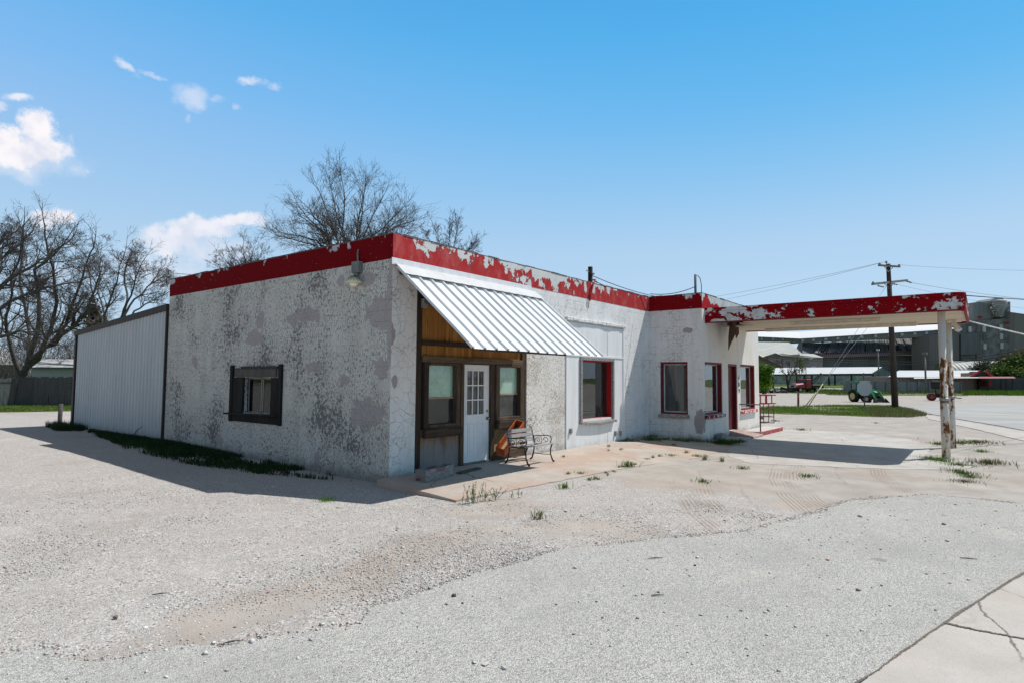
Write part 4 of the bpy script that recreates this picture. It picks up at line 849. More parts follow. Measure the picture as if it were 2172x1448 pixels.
t=Mt('grey box end with red paint'); n=t.noise(t.map(scale=(1,.3,1)),12,6,.7); c=t.mix(t.ss(n,.48,.54),(.20,.19,.18),(.16,.02,.03)); PLE=t.done(c,.9,t.bump(n,.5,.005))
planter('wooden_planter',.88,.23,.21,(PLW2,PLE,PLW2),'empty weathered grey timber trough with flaking red paint on the slab left of the door',(.20,-.74,.0),(0,0,R(9)))
ORC=plain('orange painted boards',(.42,.085,.018),.7,var=.3,scale=10); ORI=wood('orange box inside',((.20,.10,.05),(.36,.22,.12),(.5,.36,.22)),'z',.3,vertical=False,seam=.001)
planter('wooden_planter',1.0,.21,.21,(ORC,ORC,ORI),'orange timber trough leaning on end against the wall behind the bench',(2.98,-.30,.13),(R(16),R(-34),R(6)))
mb=MB(); mb.box((1.25,-.55,.006),(2.0,-.43,.036),Matrix.Rotation(R(10),3,'Z')); tag(mb.build('loose_plank',WEATH,None,.004),'grey loose plank lying flat on the slab before the white door','plank')
mb=MB(); 
a,b,c_,h=11.72,-2.02,-.05,.19
for x0,x1,y0,y1 in ((0,.39,0,.035),(0,.39,.155,.19),(0,.035,.035,.155),(.178,.212,.035,.155),(.355,.39,.035,.155)): mb.box((a+x0,b+y0,c_),(a+x1,b+y1,c_+h))
blk=mb; 
o=blk.build('cinder_block',plain('grey concrete block',(.24,.235,.225),.95,var=.3,scale=30,bump=.5),None,.006); tag(o,'grey hollow concrete block on the ground under the office front window','block')
# small slab and ramp at the office door, red painted step, hand rail
mb=MB(); mb.prism([(11.2,-2.45,-.12),(11.2,-1.76,-.12),(11.2,-1.76,-.04),(11.2,-2.45,-.045)],(2.1,0,0)); o=mb.build('doorstep_slab',CONM,None,.01); tag(o,kind='structure')
mb=MB(); mb.prism([(13.32,-2.5,-.12),(13.32,-1.76,-.12),(13.32,-1.76,.11),(13.32,-2.5,-.03)],(1.2,0,0)); o=mb.build('ramp',plain('pinkish ramp concrete',(.38,.27,.235),.9,var=.35,scale=7),None,.012); tag(o,kind='structure')
STEPM=Mt('concrete step with red edge'); X=STEPM.sep(); n=STEPM.noise(None,6,6,.7); k=STEPM.math('MULTIPLY',STEPM.ss(STEPM.math('ADD',X['Y'],STEPM.math('MULTIPLY',n,.1)),-2.36,-2.34,1,0),STEPM.ss(n,.36,.44)); STEPM=STEPM.done(STEPM.mix(k,STEPM.mix(n,(.42,.39,.36),(.55,.53,.5)),(.34,.06,.055)),.9)
mb=MB(); mb.box((14.55,-2.42,-.12),(17.4,-1.76,.05)); o=mb.build('step',STEPM,None,.015); tag(o,kind='structure')
hr=empty('handrail',(14.6,-2.38,.05),0,'brown iron hand rail with a single post on the red edged step','handrail'); HRM=plain('brown red iron',(.10,.025,.02),.65,var=.5,scale=15)
mb=MB(); mb.tube([(14.6,-2.38,.03),(14.6,-2.38,.98)],.022,8); mb.build('post',HRM,hr); mb=MB(); mb.tube([(14.35,-1.74,.98),(14.42,-1.8,.98),(14.6,-2.38,.98)],.02,8); mb.build('rail',HRM,hr)
# red rack beyond the office
rx,ry,rz=21.4,-.75,gzs(21.4,-.7)
rk=empty('metal_rack',(rx,ry,rz),0,'red and brown welded pipe rack standing on the gravel beyond the office','rack'); RR=plain('red pipe paint',(.27,.02,.02),.6,var=.4,scale=12); BR=plain('rusty pipe',(.13,.065,.035),.8,var=.5,scale=14)
wx=Vector((RH.x,RH.y,0)); wy=Vector((FH.x,FH.y,0)); o0=Vector((rx,ry,rz))-wx*.45
P3=lambda a,b,c: o0+wx*a+wy*b+Vector((0,0,c))
mb=MB()
for a in (0,.32,.78):
    for b in (0,.55): mb.tube([P3(a,b,0),P3(a,b,.85)],.018,6)
for c in (.28,.62):
    for b in (0,.55): mb.tube([P3(-.35,b,c),P3(.8,b,c)],.017,6)
    for a in (0,.78): mb.tube([P3(a,0,c),P3(a,.55,c)],.015,6)
for b in (0,.55): mb.tube([P3(-.35,b,.02),P3(.8,b,.02)],.017,6)
mb.build('stand',BR,rk); mb=MB()
for c in (.86,1.24):
    for b,e in ((0,.6),(.3,.85),(.6,1.15)): mb.bar(P3(-.5,b,c),P3(e,b,c),.035,.04)
for a in (-.2,.12,.42,.7):
    for b in (0,.55): mb.bar(P3(a,b,.86),P3(a,b,1.24),.04,.04)
mb.build('top_frame',RR,rk); mb=MB(); mb.box(tuple(P3(-.4,0,.18)),tuple(P3(.3,-.02,.26))); mb.prism([P3(-.35,-.05,.2),P3(.22,-.05,.2),P3(.22,.5,.2),P3(-.35,.5,.2)],(0,0,.05)); mb.build('shelf',WEATH,rk)
# short timber bollard left of the shed
gb=gzs(.0,17.82); mb=MB(); mb.tube([(0,17.82,gb-.2),(0,17.82,gb+.3),(.01,17.82,gb+.74),(.01,17.82,gb+.75)],[.075,.072,.07,.06],12); tag(mb.build('bollard',plain('grey timber bollard',(.11,.10,.09),.9,var=.4,scale=14)),'short grey round timber post standing at the far end of the metal lean-to','bollard')

# ------------------------------------------------------------------ utility pole, wires, stop sign, stub post
pp=ground_at(1899,868); Dp=(pp-CAM).dot(_f)
POLE=wood('creosoted pole',((.035,.026,.022),(.07,.055,.046),(.13,.105,.09)),'x',1,seam=.001); XARM=plain('silvered crossarm',(.20,.19,.175),.9,var=.35,scale=8)
pt=at(1884,560,Dp); pol=empty('utility_pole',pp,0,'tall dark timber power pole with two crossarms beyond the canopy','utility pole')
mb=MB(); mb.tube([pp-Vector((0,0,.3)),pp.lerp(pt,.5),pt],[.21,.17,.13],12); mb.build('pole',POLE,pol)
wpx=Dp/FPX
def ptp(px,py,dd=0): return at(px,py,Dp+dd)
mb=MB(); mb.bar(ptp(1863,563,-.2),ptp(1909,566,-.2),.1,.12); mb.build('crossarm',XARM,pol); mb=MB(); mb.bar(ptp(1850,603,-1.2),ptp(1924,595,1.2),.12,.15); mb.build('crossarm',XARM,pol)
mb=MB()
for a,b in (((1884,577,-.2),(1875,565,-.2)),((1884,577,-.2),(1894,567,-.2)),((1885,610,-.1),(1874,601,-.4)),((1885,612,-.1),(1899,599,.3))): mb.tube([ptp(*a),ptp(*b)],.025,5)
mb.build('brace',GALV,pol)
INS=plain('porcelain insulator',(.22,.21,.21),.3)
for px,py,dd in ((1866,560,-.2),(1880,556,0),(1907,563,-.2),(1852,600,-1.2)):
    mb=MB(); q=ptp(px,py,dd); mb.lathe([(.03,-.12),(.05,-.06),(.09,-.03),(.05,0),(.08,.03),(.03,.08)],q,'z',10); mb.build('insulator',INS,pol)
for a,b in (((1861,606,-.8),(1875,609,-.9)),((1888,601,0),(1904,604,-.2)),((1921,596,1.2),(1934,600,.8))):
    mb=MB(); A=ptp(*a);B=ptp(*b); mb.tube([A.lerp(B,k/8) for k in range(9)],[.02,.07,.03,.07,.03,.07,.03,.07,.02],8); mb.build('strain_insulator',INS,pol)
WIRE=plain('weathered wire',(.20,.20,.21),.6); GUY=plain('steel guy wire',(.42,.42,.42),.5)
def wire(pts,r,label,mat=WIRE,name='wire',cat='wire',group=None):
    m=MB(); m.tube(pts,r,4); return tag(m.build(name,mat),label,cat,group)
wire(sag(ptp(1866,558,-.2),at(1320,655,Dp+26),.4,18),.010,'upper faint power line running left from the top crossarm')
wire(sag(ptp(1880,555),at(1300,672,Dp+30),.5,18),.010,'lower faint power line running left from the pole top')
wire(sag(ptp(1934,600,.8),at(2400,650,Dp+4),.3,14),.012,'power line running right from the lower crossarm')
wire(sag(ptp(1907,562,-.2),at(2400,572,Dp-4),.2,14),.008,'thin line running right from the upper crossarm')
wire(sag(ptp(1904,604,-.2),at(2300,668,Dp+12),.3,14),.009,'slack line running right from the lower crossarm, under the others')
wire(sag(at(-60,522,58),at(440,586,24),.25,12),.012,'thin power line running from the left trees down to the back of the roof')
wire(sag(at(-40,694,45),at(260,660,60),.3,12),.016,'dark cable crossing low in front of the bare trees at left',BLACK)
wire(sag((11.3,-8.25,3.95),at(2400,645,30),.05,12),.012,'dark cable leaving the canopy edge level to the right',BLACK)
wire(sag((14.95,-8.2,3.62),at(2420,752,22),.10,14),.022,'thick pale service cable descending right from the canopy end',plain('white cable',(.62,.62,.61),.5),'cable','cable')
A=at(1635,753,150);B=at(1900,766,140);C_=at(2250,722,100)
for dz,wd in ((0,'upper'),(-.55,'lower')): 
    off=Vector((0,0,dz)); wire([*(q+off for q in sag(A,B,.3,10)),*(q+off for q in sag(B,C_,1.2,14)[1:])],.055,wd+' black telephone cable sagging across the street in front of the mill',BLACK,'telephone_cable','cable')
g1=ground_at(1710,868); g2=ground_at(1706,868)
GY=plain('yellow guy guard',(.48,.43,.22),.6)
for gpnt,topq,e,lb in ((g1,ptp(1884,600),.20,'near'),(ground_at(1708,867)+Vector((.3,.2,0)),ptp(1884,640),.155,'far')):
    w_=empty('guy_wire',gpnt,0,('steeper left' if lb=='near' else 'shallower right')+' guy wire of two with yellow guards in the grass','guy wire')
    mb=MB(); mb.tube([gpnt,topq],.012,4); mb.build('cable',GUY,w_); mb=MB(); mb.tube([gpnt,gpnt.lerp(topq,e)],.035,6); mb.build('guard',GY,w_)
ss_=ground_at(1834,866); Ds=(ss_-CAM).dot(_f); k=Ds/FPX
sg=empty('stop_sign',ss_,0,'back of an octagonal stop sign on a thin post before the green tractor','stop sign'); z0=ss_.z
cs=at(1834.5,822.5,Ds); ro=15.8*k/math.cos(math.pi/8)
mb=MB(); mb.prism([cs+RH*ro*math.cos(math.pi/8+i*math.pi/4)+Vector((0,0,ro*math.sin(math.pi/8+i*math.pi/4)))+FH*.03 for i in range(8)],FH*.012); mb.build('sign_plate',plain('bare aluminium sign back',(.45,.455,.46),.5,.2,var=.06),sg)
mb=MB(); mb.bar(ss_-Vector((0,0,.1)),(ss_.x,ss_.y,at(1834,790,Ds).z),.075,.05); mb.build('post',plain('sign post steel',(.11,.11,.11),.6),sg)
mb=MB(); mb.prism([ss_+RH*a+FH*b+Vector((0,0,.0)) for a,b in ((-.3,-.25),(.42,-.25),(.32,.3),(-.2,.3))],(0,0,.16)); mb.build('base',plain('rubber base',(.05,.05,.05),.8),sg,.03)
q=ground_at(1693,862); mb=MB(); mb.tube([q-Vector((0,0,.2)),q+RH*.03+Vector((0,0,.98))],.075,10); mb.lathe([(.08,.93),(.085,1.0),(.05,1.03)],q+RH*.03,'z',10); tag(mb.build('bollard',plain('dark red stub post',(.13,.03,.03),.7,var=.5)),'dark red pipe stub standing in the grass island','bollard')

def facing(px,a,b):
    """ground direction: a along the viewer's right, b away from the viewer, at picture column px"""
    d=ray(px,800); lf=Vector((d.x,d.y,0)).normalized(); return Vector((lf.y,-lf.x,0))*a+lf*b
# ------------------------------------------------------------------ vehicles
GREEN=plain('tractor green',(.014,.19,.055),.35,var=.2); TYRE=plain('tyre rubber',(.018,.018,.017),.9,var=.3); CRM=plain('cream yellow rim',(.50,.42,.16),.5); RIMG=plain('pale rim',(.42,.36,.26),.5)
CABG=glass('cab glass',(.45,.5,.5))
def orient(e,fw): e.rotation_euler=(0,0,math.atan2(fw.y,fw.x))
tp=ground_at(1824,852); tr=empty('tractor',tp,0,'green farm tractor with a cab and front loader parked on the lot across the street','tractor'); orient(tr,facing(1824,.66,-.75))
tr.scale=(.95,.95,.95)
def wheel(parent,x,y,r,w,rimmat,rr,lugs=0):
    m=MB(); m.smooth=True; m.lathe([(r*.62,-w/2),(r*.9,-w/2),(r*.98,-w*.36),(r,-w*.2),(r,w*.2),(r*.98,w*.36),(r*.9,w/2),(r*.62,w/2)],(x,y,r),'y',28)
    m.smooth=False
    for i in range(lugs):
        a=2*math.pi*i/lugs
        for sgn in (-1,1):
            aa=a+(0 if sgn<0 else math.pi/lugs); c=Vector((x+math.cos(aa)*r*1.0,y+sgn*w*.23,r+math.sin(aa)*r*1.0)); t=Vector((-math.sin(aa),0,math.cos(aa)))
            m.bar(c-Vector((0,sgn*w*.22,0))-t*.03,c+Vector((0,sgn*w*.24,0))+t*.07,.045,.07,up=(math.cos(aa),0,math.sin(aa)))
    wl=m.build('wheel',TYRE,parent,local=True); m=MB(); m.smooth=True
    for sgn in (-1,1): m.lathe([(rr*1.04,sgn*w*.49),(rr*1.02,sgn*w*.54),(rr*.86,sgn*w*.545),(rr*.80,sgn*w*.515),(rr*.35,sgn*w*.51),(rr*.3,sgn*w*.56),(.02,sgn*w*.565)],(x,y,r),'y',24)
    m.build('rim',rimmat,wl,local=True); return wl
for s in (-1,1): wheel(tr,0,s*.78,.70,.46,CRM,.38,20); wheel(tr,2.05,s*.72,.42,.32,RIMG,.21,14)
m=MB(); m.prism([(.75,-.33,.95),(2.55,-.30,.85),(2.62,-.28,1.2),(2.35,-.3,1.38),(.75,-.36,1.52)],(0,0.0,0)); m=MB()
sec=[(.7,.36,.95,1.54),(1.5,.35,.92,1.48),(2.3,.32,.86,1.36),(2.58,.28,.84,1.2)]; vs=[]
for x,hw,z0_,z1_ in sec: vs+=[(x,-hw,z0_),(x,hw,z0_),(x,hw,z1_-.12),(x,hw*.6,z1_),(x,-hw*.6,z1_),(x,-hw,z1_-.12)]
fs=[(i*6+j,i*6+(j+1)%6,(i+1)*6+(j+1)%6,(i+1)*6+j) for i in range(3) for j in range(6)]+[tuple(range(6))[::-1],tuple(18+j for j in range(6))]; m.add(vs,fs); hood=m.build('hood',GREEN,tr,.02,local=True)
m=MB(); m.box((2.585,-.22,.86),(2.61,.22,1.14)); m.build('grille',BLACK,hood,local=True)
m=MB(); m.box((-.45,-.28,.45),(2.45,.28,.95)); m.box((1.9,-.62,.40),(2.2,.62,.55)); m.box((-.15,-.75,.65),(.15,.75,.9)); m.build('chassis',BLACK,tr,.03,local=True)
m=MB()
for s in (-1,1):
    pts=[(.84*math.cos(a),s*.78,.7+.84*math.sin(a)) for a in [R(20+14*k) for k in range(11)]]
    m=MB()
    for a,b in zip(pts,pts[1:]): m.bar(Vector(a),Vector(b),.5,.04,up=(0,0,1))
    m.build('fender',GREEN,tr,local=True)
m=MB()
for s in (-1,1):
    for p,q in (((-.55,s*.66,1.3),(-.6,s*.62,2.28)),((.25,s*.68,1.1),(.22,s*.64,2.28)),((.95,s*.62,1.05),(.72,s*.6,2.28)),((-.55,s*.66,1.3),(.95,s*.62,1.1))): m.bar(p,q,.07,.07)
m.box((-.5,-.6,.8),(.9,.6,1.15)); m.box((-.25,-.28,1.15),(.2,.28,1.4)); m.box((-.3,-.26,1.4),(-.18,.26,1.95)); cab=m.build('cab',BLACK,tr,local=True)
m=MB(); m.box((-.72,-.74,2.28),(.88,.74,2.46)); m.build('roof',GREEN,cab,.06,local=True,seg=3)
m=MB()
for s in (-1,1): m.prism([(-.53,s*.64,1.35),(.22,s*.66,1.2),(.2,s*.63,2.26),(-.56,s*.61,2.26)],(0,.006,0)); m.prism([(.28,s*.66,1.15),(.9,s*.61,1.12),(.7,s*.59,2.26),(.25,s*.63,2.26)],(0,.006,0))
m.prism([(.94,-.58,1.5),(.94,.58,1.5),(.73,.56,2.26),(.73,-.56,2.26)],(.006,0,0)); m.build('window',CABG,cab,local=True)
m=MB(); m.tube([(1.55,.26,1.4),(1.55,.26,1.95),(1.5,.26,2.02)],.04,8); m.build('exhaust',BLACK,tr,local=True)
for s in (-1,1):
    m=MB(); m.bar((.95,s*.52,.75),(.95,s*.52,1.62),.12,.14,up=(1,0,0)); m.bar((.95,s*.52,1.55),(2.35,s*.55,1.30),.12,.15); m.bar((2.3,s*.55,1.36),(3.05,s*.55,.32),.12,.15,up=(1,0,0)); m.tube([(1.2,s*.52,1.0),(2.2,s*.55,1.22)],.045,8); m.tube([(2.3,s*.55,1.12),(3.0,s*.5,.55)],.035,8); m.build('loader_arm',GREEN,tr,.01,local=True)
m=MB(); m.bar((2.55,-.55,.95),(2.55,.55,.95),.1,.1); m.build('cross_tube',GREEN,tr,local=True)
m=MB(); pr=[(2.95,.55),(2.92,.15),(3.05,.03),(3.65,.0),(3.65,.03),(3.1,.08),(2.99,.2),(3.0,.55)]; m.prism([(x,-.85,z) for x,z in pr],(0,1.7,0)); m.prism([(2.95,-.85,.55),(2.92,-.85,.12),(3.6,-.85,.0)],(0,.02,0)); m.prism([(2.95,.83,.55),(2.92,.83,.12),(3.6,.83,.0)],(0,.02,0)); m.build('bucket',plain('dark bucket steel',(.04,.03,.028),.7,var=.5),tr,local=True)

tq=ground_at(1707,832); tk=empty('tow_truck',tq,0,'old red tow truck with a pale grille and dark boom beyond the lot','truck'); orient(tk,facing(1707,-.72,-.69)); tk.scale=(1.15,1.15,1.15)
TRED=plain('faded red truck paint',(.30,.035,.025),.45,var=.35,scale=2); CHR=plain('dull chrome',(.5,.5,.48),.4,.4); DK=plain('dark oily steel',(.025,.024,.023),.8)
for x in (1.9,-1.7):
    for s in (-1,1): wheel(tk,x,s*.92,.5,.3 if x>0 else .5,plain('truck rim',(.25,.23,.2),.6) if (x>0 and s<0) else RIMG,.26)
m=MB(); m.box((-3.1,-.45,.55),(2.7,.45,.85)); m.build('chassis',DK,tk,local=True)
sec=[(.75,1.0,.8,1.72),(1.6,.98,.85,1.66),(2.55,.88,.85,1.52),(2.62,.84,.86,1.45)]; vs=[]
for x,hw,a,b in sec: vs+=[(x,-hw,a),(x,hw,a),(x,hw,b-.18),(x,hw*.72,b),(x,-hw*.72,b),(x,-hw,b-.18)]
m=MB(); m.add(vs,fs); hd=m.build('hood',TRED,tk,.03,local=True)
m=MB(); m.box((2.63,-.62,.92),(2.67,.62,1.40)); m.build('grille',CHR,hd,local=True); m=MB(); m.box((2.672,-.4,1.0),(2.69,.4,1.3)); m.build('grille_mesh',BLACK,hd,local=True)
for s in (-1,1): m=MB(); m.smooth=True; m.lathe([(.13,0),(.12,.04),(.03,.05)],(2.64,s*.75,1.15),'x',14); m.build('headlight',plain('headlamp',(.6,.6,.55),.2),tk,local=True)
m=MB(); m.box((2.72,-1.1,.5),(2.86,1.1,.82)); m.build('bumper',DK,tk,.03,local=True)
m=MB(); m.prism([(-.6,-1.02,.8),(.8,-1.02,.8),(.8,-1.02,1.7),(.55,-.98,2.42),(-.55,-.98,2.45),(-.6,-1.02,1.7)],(0,2.0,0)); cb=m.build('cab',TRED,tk,.04,local=True)
m=MB(); m.prism([(.83,-.9,1.74),(.83,.86,1.74),(.63,.84,2.30),(.63,-.86,2.30)],(.012,0,.004)); m.prism([(-.4,-1.035,1.72),(.55,-1.035,1.72),(.42,-1.0,2.28),(-.38,-1.0,2.28)],(0,.006,0)); m.prism([(-.4,1.0,1.72),(.55,1.0,1.72),(.42,.97,2.28),(-.38,.97,2.28)],(0,.006,0)); m.build('window',plain('dark cab glass',(.02,.022,.024),.1,spec=.5),cb,local=True)
m=MB(); m.box((-.1,-.4,2.47),(.1,.4,2.6)); m.build('beacon_bar',DK,cb,.03,local=True)
m=MB(); m.box((-3.2,-1.1,.8),(-.7,1.1,1.35)); m.build('bed',DK,tk,.03,local=True)
m=MB()
for s in (-1,1): m.bar((-.8,s*.9,1.3),(-.8,s*.8,2.6),.12,.12); m.bar((-1.1,s*.5,1.4),(-3.7,s*.12,3.35),.14,.14)
m.bar((-.8,-.85,2.55),(-.8,.85,2.55),.12,.12); m.tube([(-3.7,0,3.35),(-3.72,0,1.0)],.03,5); m.lathe([(.18,-.06),(.18,.06)],(-3.7,0,3.35),'y',12); m.build('boom',DK,tk,local=True)
m=MB(); m.tube([(.7,1.1,.9),(.7,1.1,4.2)],.06,8); m.build('exhaust_stack',DK,tk,local=True)

# junk around the truck: each its own thing
JM=[plain('junk dark steel',(.03,.028,.027),.8,var=.5),plain('junk rust',(.10,.05,.035),.9,var=.5),plain('junk pale',(.38,.36,.35),.7,var=.3)]
def junk_tyre(px,py,r,label):
    q=ground_at(px,py); m=MB(); m.smooth=True; m.lathe([(r*.55,-.12),(r*.95,-.13),(r,-.06),(r,.06),(r*.95,.13),(r*.55,.12)],(0,0,0),'y',20); e=m.build('old_tyre',TYRE); e.location=q+Vector((0,0,r*.95)); e.rotation_euler=(R(8),0,math.atan2(RH.y,RH.x)+.5); tag(e,label,'tyre')
junk_tyre(1613,833,.62,'large black tyre standing upright under the bright green bush'); 
def junk_heap(px,py,n,sx,label,seed):
    q=ground_at(px,py); m=MB(); r_=random.Random(seed)
    for i in range(n):
        a=q+RH*r_.uniform(-sx,sx)+FH*r_.uniform(-.6,.6)+Vector((0,0,r_.uniform(.08,.55))); d=Vector((r_.uniform(-1,1),r_.uniform(-1,1),r_.uniform(-.25,.35))).normalized(); m.cur=r_.choice((0,0,0,1,1,2)); m.bar(a-d*r_.uniform(.2,.8),a+d*r_.uniform(.2,.8),r_.uniform(.06,.35),r_.uniform(.05,.3))
    tag(m.build('scrap_heap',JM),label,'scrap')
junk_heap(1632,833,22,1.4,'low heap of dark scrap metal left of the dark open box',1); junk_heap(1655,833,18,1.1,'flat dark scrap pile beside the dark open box',2); junk_heap(1680,832,20,1.0,'jumble of rusty parts with a pale piece beside the red truck bumper',3)
q=ground_at(1663,830); m=MB(); m.box((-.7,-.5,.25),(.7,.5,.3)); m.box((-.7,-.5,.3),(-.66,.5,.95)); m.box((.66,-.5,.3),(.7,.5,.8)); m.box((-.66,-.5,.3),(.66,-.46,.85)); m.box((-.66,.46,.3),(.66,.5,.95)); m.box((-.5,-.3,0),(-.4,.3,.25)); m.box((.4,-.3,0),(.5,.3,.25)); o=m.build('scrap_bin',JM[0]); o.location=q; o.rotation_euler=(0,R(6),math.atan2(RH.y,RH.x)); tag(o,'dark open steel bin tilted among the scrap left of the red truck','bin')
for px,lb in ((1628,'left'),(1639,'right')):
    q=ground_at(px,835); m=MB(); m.tube([q+RH*(.55*math.cos(a)-.3)+Vector((0,0,1.15*math.sin(a))) for a in [R(15*k) for k in range(9)]],.045,6); tag(m.build('pipe_hoop',JM[2]),'pale bent pipe hoop in the scrap, '+lb+' one of the pair behind the red rack','pipe')
# smoker on a trailer right of the pole
q=ground_at(1985,849); sm=empty('smoker_trailer',q,0,'black barrel smoker on a small trailer with a red wheel beside the rusty canopy posts','smoker'); orient(sm,facing(1990,1,.1)); ks=(q-CAM).dot(_f)/FPX
m=MB(); m.smooth=True; m.lathe([(.3,-1.05),(.52,-1.0),(.55,-.9),(.55,.9),(.52,1.0),(.3,1.05)],(.55,0,2.0),'x',20); m.smooth=False; m.box((.3,-.02,2.5),(.5,.02,2.62)); m.build('barrel',DK,sm,local=True)
m=MB()
for x in (0,1.2): m.bar((x,-.3,.45),(x,-.3,1.6),.06,.06); m.bar((x,.3,.45),(x,.3,1.6),.06,.06)
m.box((-.6,-.5,.40),(1.7,.5,.5)); m.bar((1.6,0,.45),(2.6,0,.35),.1,.1); m.box((.1,-.4,.5),(.9,.4,.95)); m.build('trailer_frame',DK,sm,local=True)
for s in (-1,1): 
    m=MB(); m.smooth=True; m.lathe([(.2,-.15),(.42,-.16),(.46,-.08),(.46,.08),(.42,.16),(.2,.15)],(-.45,s*.7,.46),'y',20); wl=m.build('wheel',plain('red brown wheel',(.12,.03,.03),.7,var=.4),sm,local=True); m=MB(); m.lathe([(.2,-.17),(.2,.17)],(-.45,s*.7,.46),'y',16); m.build('rim',plain('red rim',(.30,.06,.06),.6),wl,local=True)
# ------------------------------------------------------------------ across the street: mill, sheds, store, fences
def cladding(name,col,pitch=.6,var=.18,streak=.3,rough=.6,diag=False):
    t=Mt(name); X=t.sep(); h=t.math('ADD',t.math('MULTIPLY',X['X'],RH.x),t.math('MULTIPLY',X['Y'],RH.y)); s=t.math('SINE',t.math('MULTIPLY',h,6.283/pitch))
    n=t.noise(t.map(scale=(1,1,.12)),.22,7,.7); c=t.mix(t.ss(n,.3,.7),tuple(a*(1-var-streak*.3) for a in col),tuple(min(1,a*(1+var)) for a in col)); c=t.mix(t.ss(s,.5,1,0,.28),c,tuple(a*.55 for a in col))
    return t.done(c,rough,t.bump(s,.4,.06),spec=.2)
MILLG=cladding('mill grey cladding',(.19,.188,.182),.9); MILLB=cladding('mill brownish cladding',(.19,.165,.158),1.2,.08,.1); MILLD=plain('mill dark stained concrete',(.21,.207,.20),.95,var=.5,scale=.35,bump=0)
PINK=cladding('pinkish brown siding',(.38,.29,.275),.8,.12,.2); ROOFW=cladding('pale metal roof',(.62,.63,.62),.6,.05,.05,.5); ROOFC=cladding('cream metal roof',(.47,.47,.43),.6,.06,.1,.5); GREYF=cladding('grey panel fence',(.22,.22,.222),2.4,.15,.4)
WINW=plain('whitewashed window',(.60,.61,.60),.6,var=.08,bump=0)
def solid(mb,pts,thick,side=None):
    """polygon of surveyed (px,py,depth) corners pushed back into a real body"""
    v=(side or FH)*thick; mb.prism([at(*p) for p in pts],v)
def thing(name,px,py,D,label,cat,group=None): 
    p=at(px,py,D); return empty(name,(p.x,p.y,gzs(p.x,p.y)),0,label,cat,group)
zb=lambda px,D: 801+1.0*0  # horizon row near the middle of the frame
def quad(mb,a,b,c,d,th=.3): mb.prism([at(*a),at(*b),at(*c),at(*d)],FH*th)
# -- long grain warehouse with conveyor gallery
gw=thing('grain_warehouse',1850,800,290,'long grey grain warehouse with a torn slatted roof under a conveyor gallery','warehouse')
mb=MB(); solid(mb,[(1740,757,300),(1975,752,285),(1975,815,285),(1740,815,300)],25); mb.build('wall',MILLG,gw)
mb=MB(); quad(mb,(1686,750,300),(1748,757,299),(1740,727,318),(1695,727,318),.5); mb.build('roof_plain',plain('grey roof sheet',(.16,.16,.16),.9,bump=0),gw)
mb=MB(); mb.cur=0; quad(mb,(1726,750,298.6),(1945,745,284),(1930,717,304),(1742,727,318),.4); mb.build('roof_deck',plain('dark roof void',(.07,.068,.066),.95,bump=0),gw)
rs=random.Random(12); mb=MB(); n=95
for i in range(n):
    f=i/n; f2=f+.6/n
    if rs.random()<.16: continue
    e0=rs.uniform(0,.25) if rs.random()<.35 else 0; e1=1-(rs.uniform(0,.5) if rs.random()<.4 else 0)
    def rp(f,e): return at(1728+217*f,749.4-4.5*f,298-14.6*f).lerp(at(1743+186*f,726.4-10*f,317-14*f),e)+Vector((0,0,.25))
    mb.cur=rs.choice((0,0,1)); mb.prism([rp(f,e0),rp(f2,e0),rp(f2,e1),rp(f,e1)],(0,0,.2))
mb.build('roof_slats',[plain('grey roof batten',(.20,.196,.19),.9,bump=0),plain('pale roof batten',(.30,.295,.285),.9,bump=0)],gw)
STRP=Mt('red and white ribbed roof'); X=STRP.sep(); hh=STRP.math('ADD',STRP.math('MULTIPLY',X['X'],RH.x),STRP.math('MULTIPLY',X['Y'],RH.y)); s=STRP.ss(STRP.math('SINE',STRP.math('MULTIPLY',hh,8.0)),-.2,.3); STRP=STRP.done(STRP.mix(s,(.20,.085,.088),(.30,.265,.265)),.7)
mb=MB(); quad(mb,(1748,758.5,297),(1940,752,283.5),(1930,743,285.5),(1733,748.5,299),.3); mb.build('lower_roof',STRP,gw)
mb=MB(); mb.add([at(1945,744,284),at(1966,753,295),at(1930,717,304)],[(0,1,2)]); mb.build('hip',plain('dark hip',(.16,.155,.15),.9,bump=0),gw,solid=.3)
cg=thing('conveyor_gallery',1850,800,282,'long elevated grey conveyor gallery with a pale roof and a row of small white windows','gallery')
mb=MB(); solid(mb,[(1697,718,312),(2037,697,262),(2037,711,262),(1697,727,312)],8); solid(mb,[(1605,714,330),(1697,718,312.5),(1697,727,312.5),(1605,724,330)],8); mb.build('wall',cladding('gallery cladding',(.22,.225,.23),2.5,.05,.1),cg)
mb=MB(); quad(mb,(1605,713.5,329),(1697,717.5,311),(1697,704,330),(1605,704,345),.4); quad(mb,(1697,717.5,311),(2037,696.5,261),(2037,683,285),(1697,704,330),.4); mb.build('roof',plain('white gallery roof',(.72,.73,.73),.6,bump=0,var=.04),cg)
mb=MB(); 
for px in (1697,1985): quad(mb,(px,726,300 if px<1800 else 268),(px+5,726,300 if px<1800 else 268),(px+5,815,300 if px<1800 else 268),(px,815,300 if px<1800 else 268),2)
mb.build('leg',MILLG,cg)
for i,px in enumerate((1703,1726,1752,1778,1802,1829,1858,1887,1914,1941,1966,2033)):
    f_=(px-1697)/340; D=1/((1-f_)/312+f_/262)-.4; y=722.5-20.5*(px-1697)/340; mb=MB(); quad(mb,(px-2.6,y-2.5,D),(px+2.6,y-2.7,D),(px+2.6,y+2.3,D),(px-2.6,y+2.5,D),.3); mb.build('window',WINW,cg)
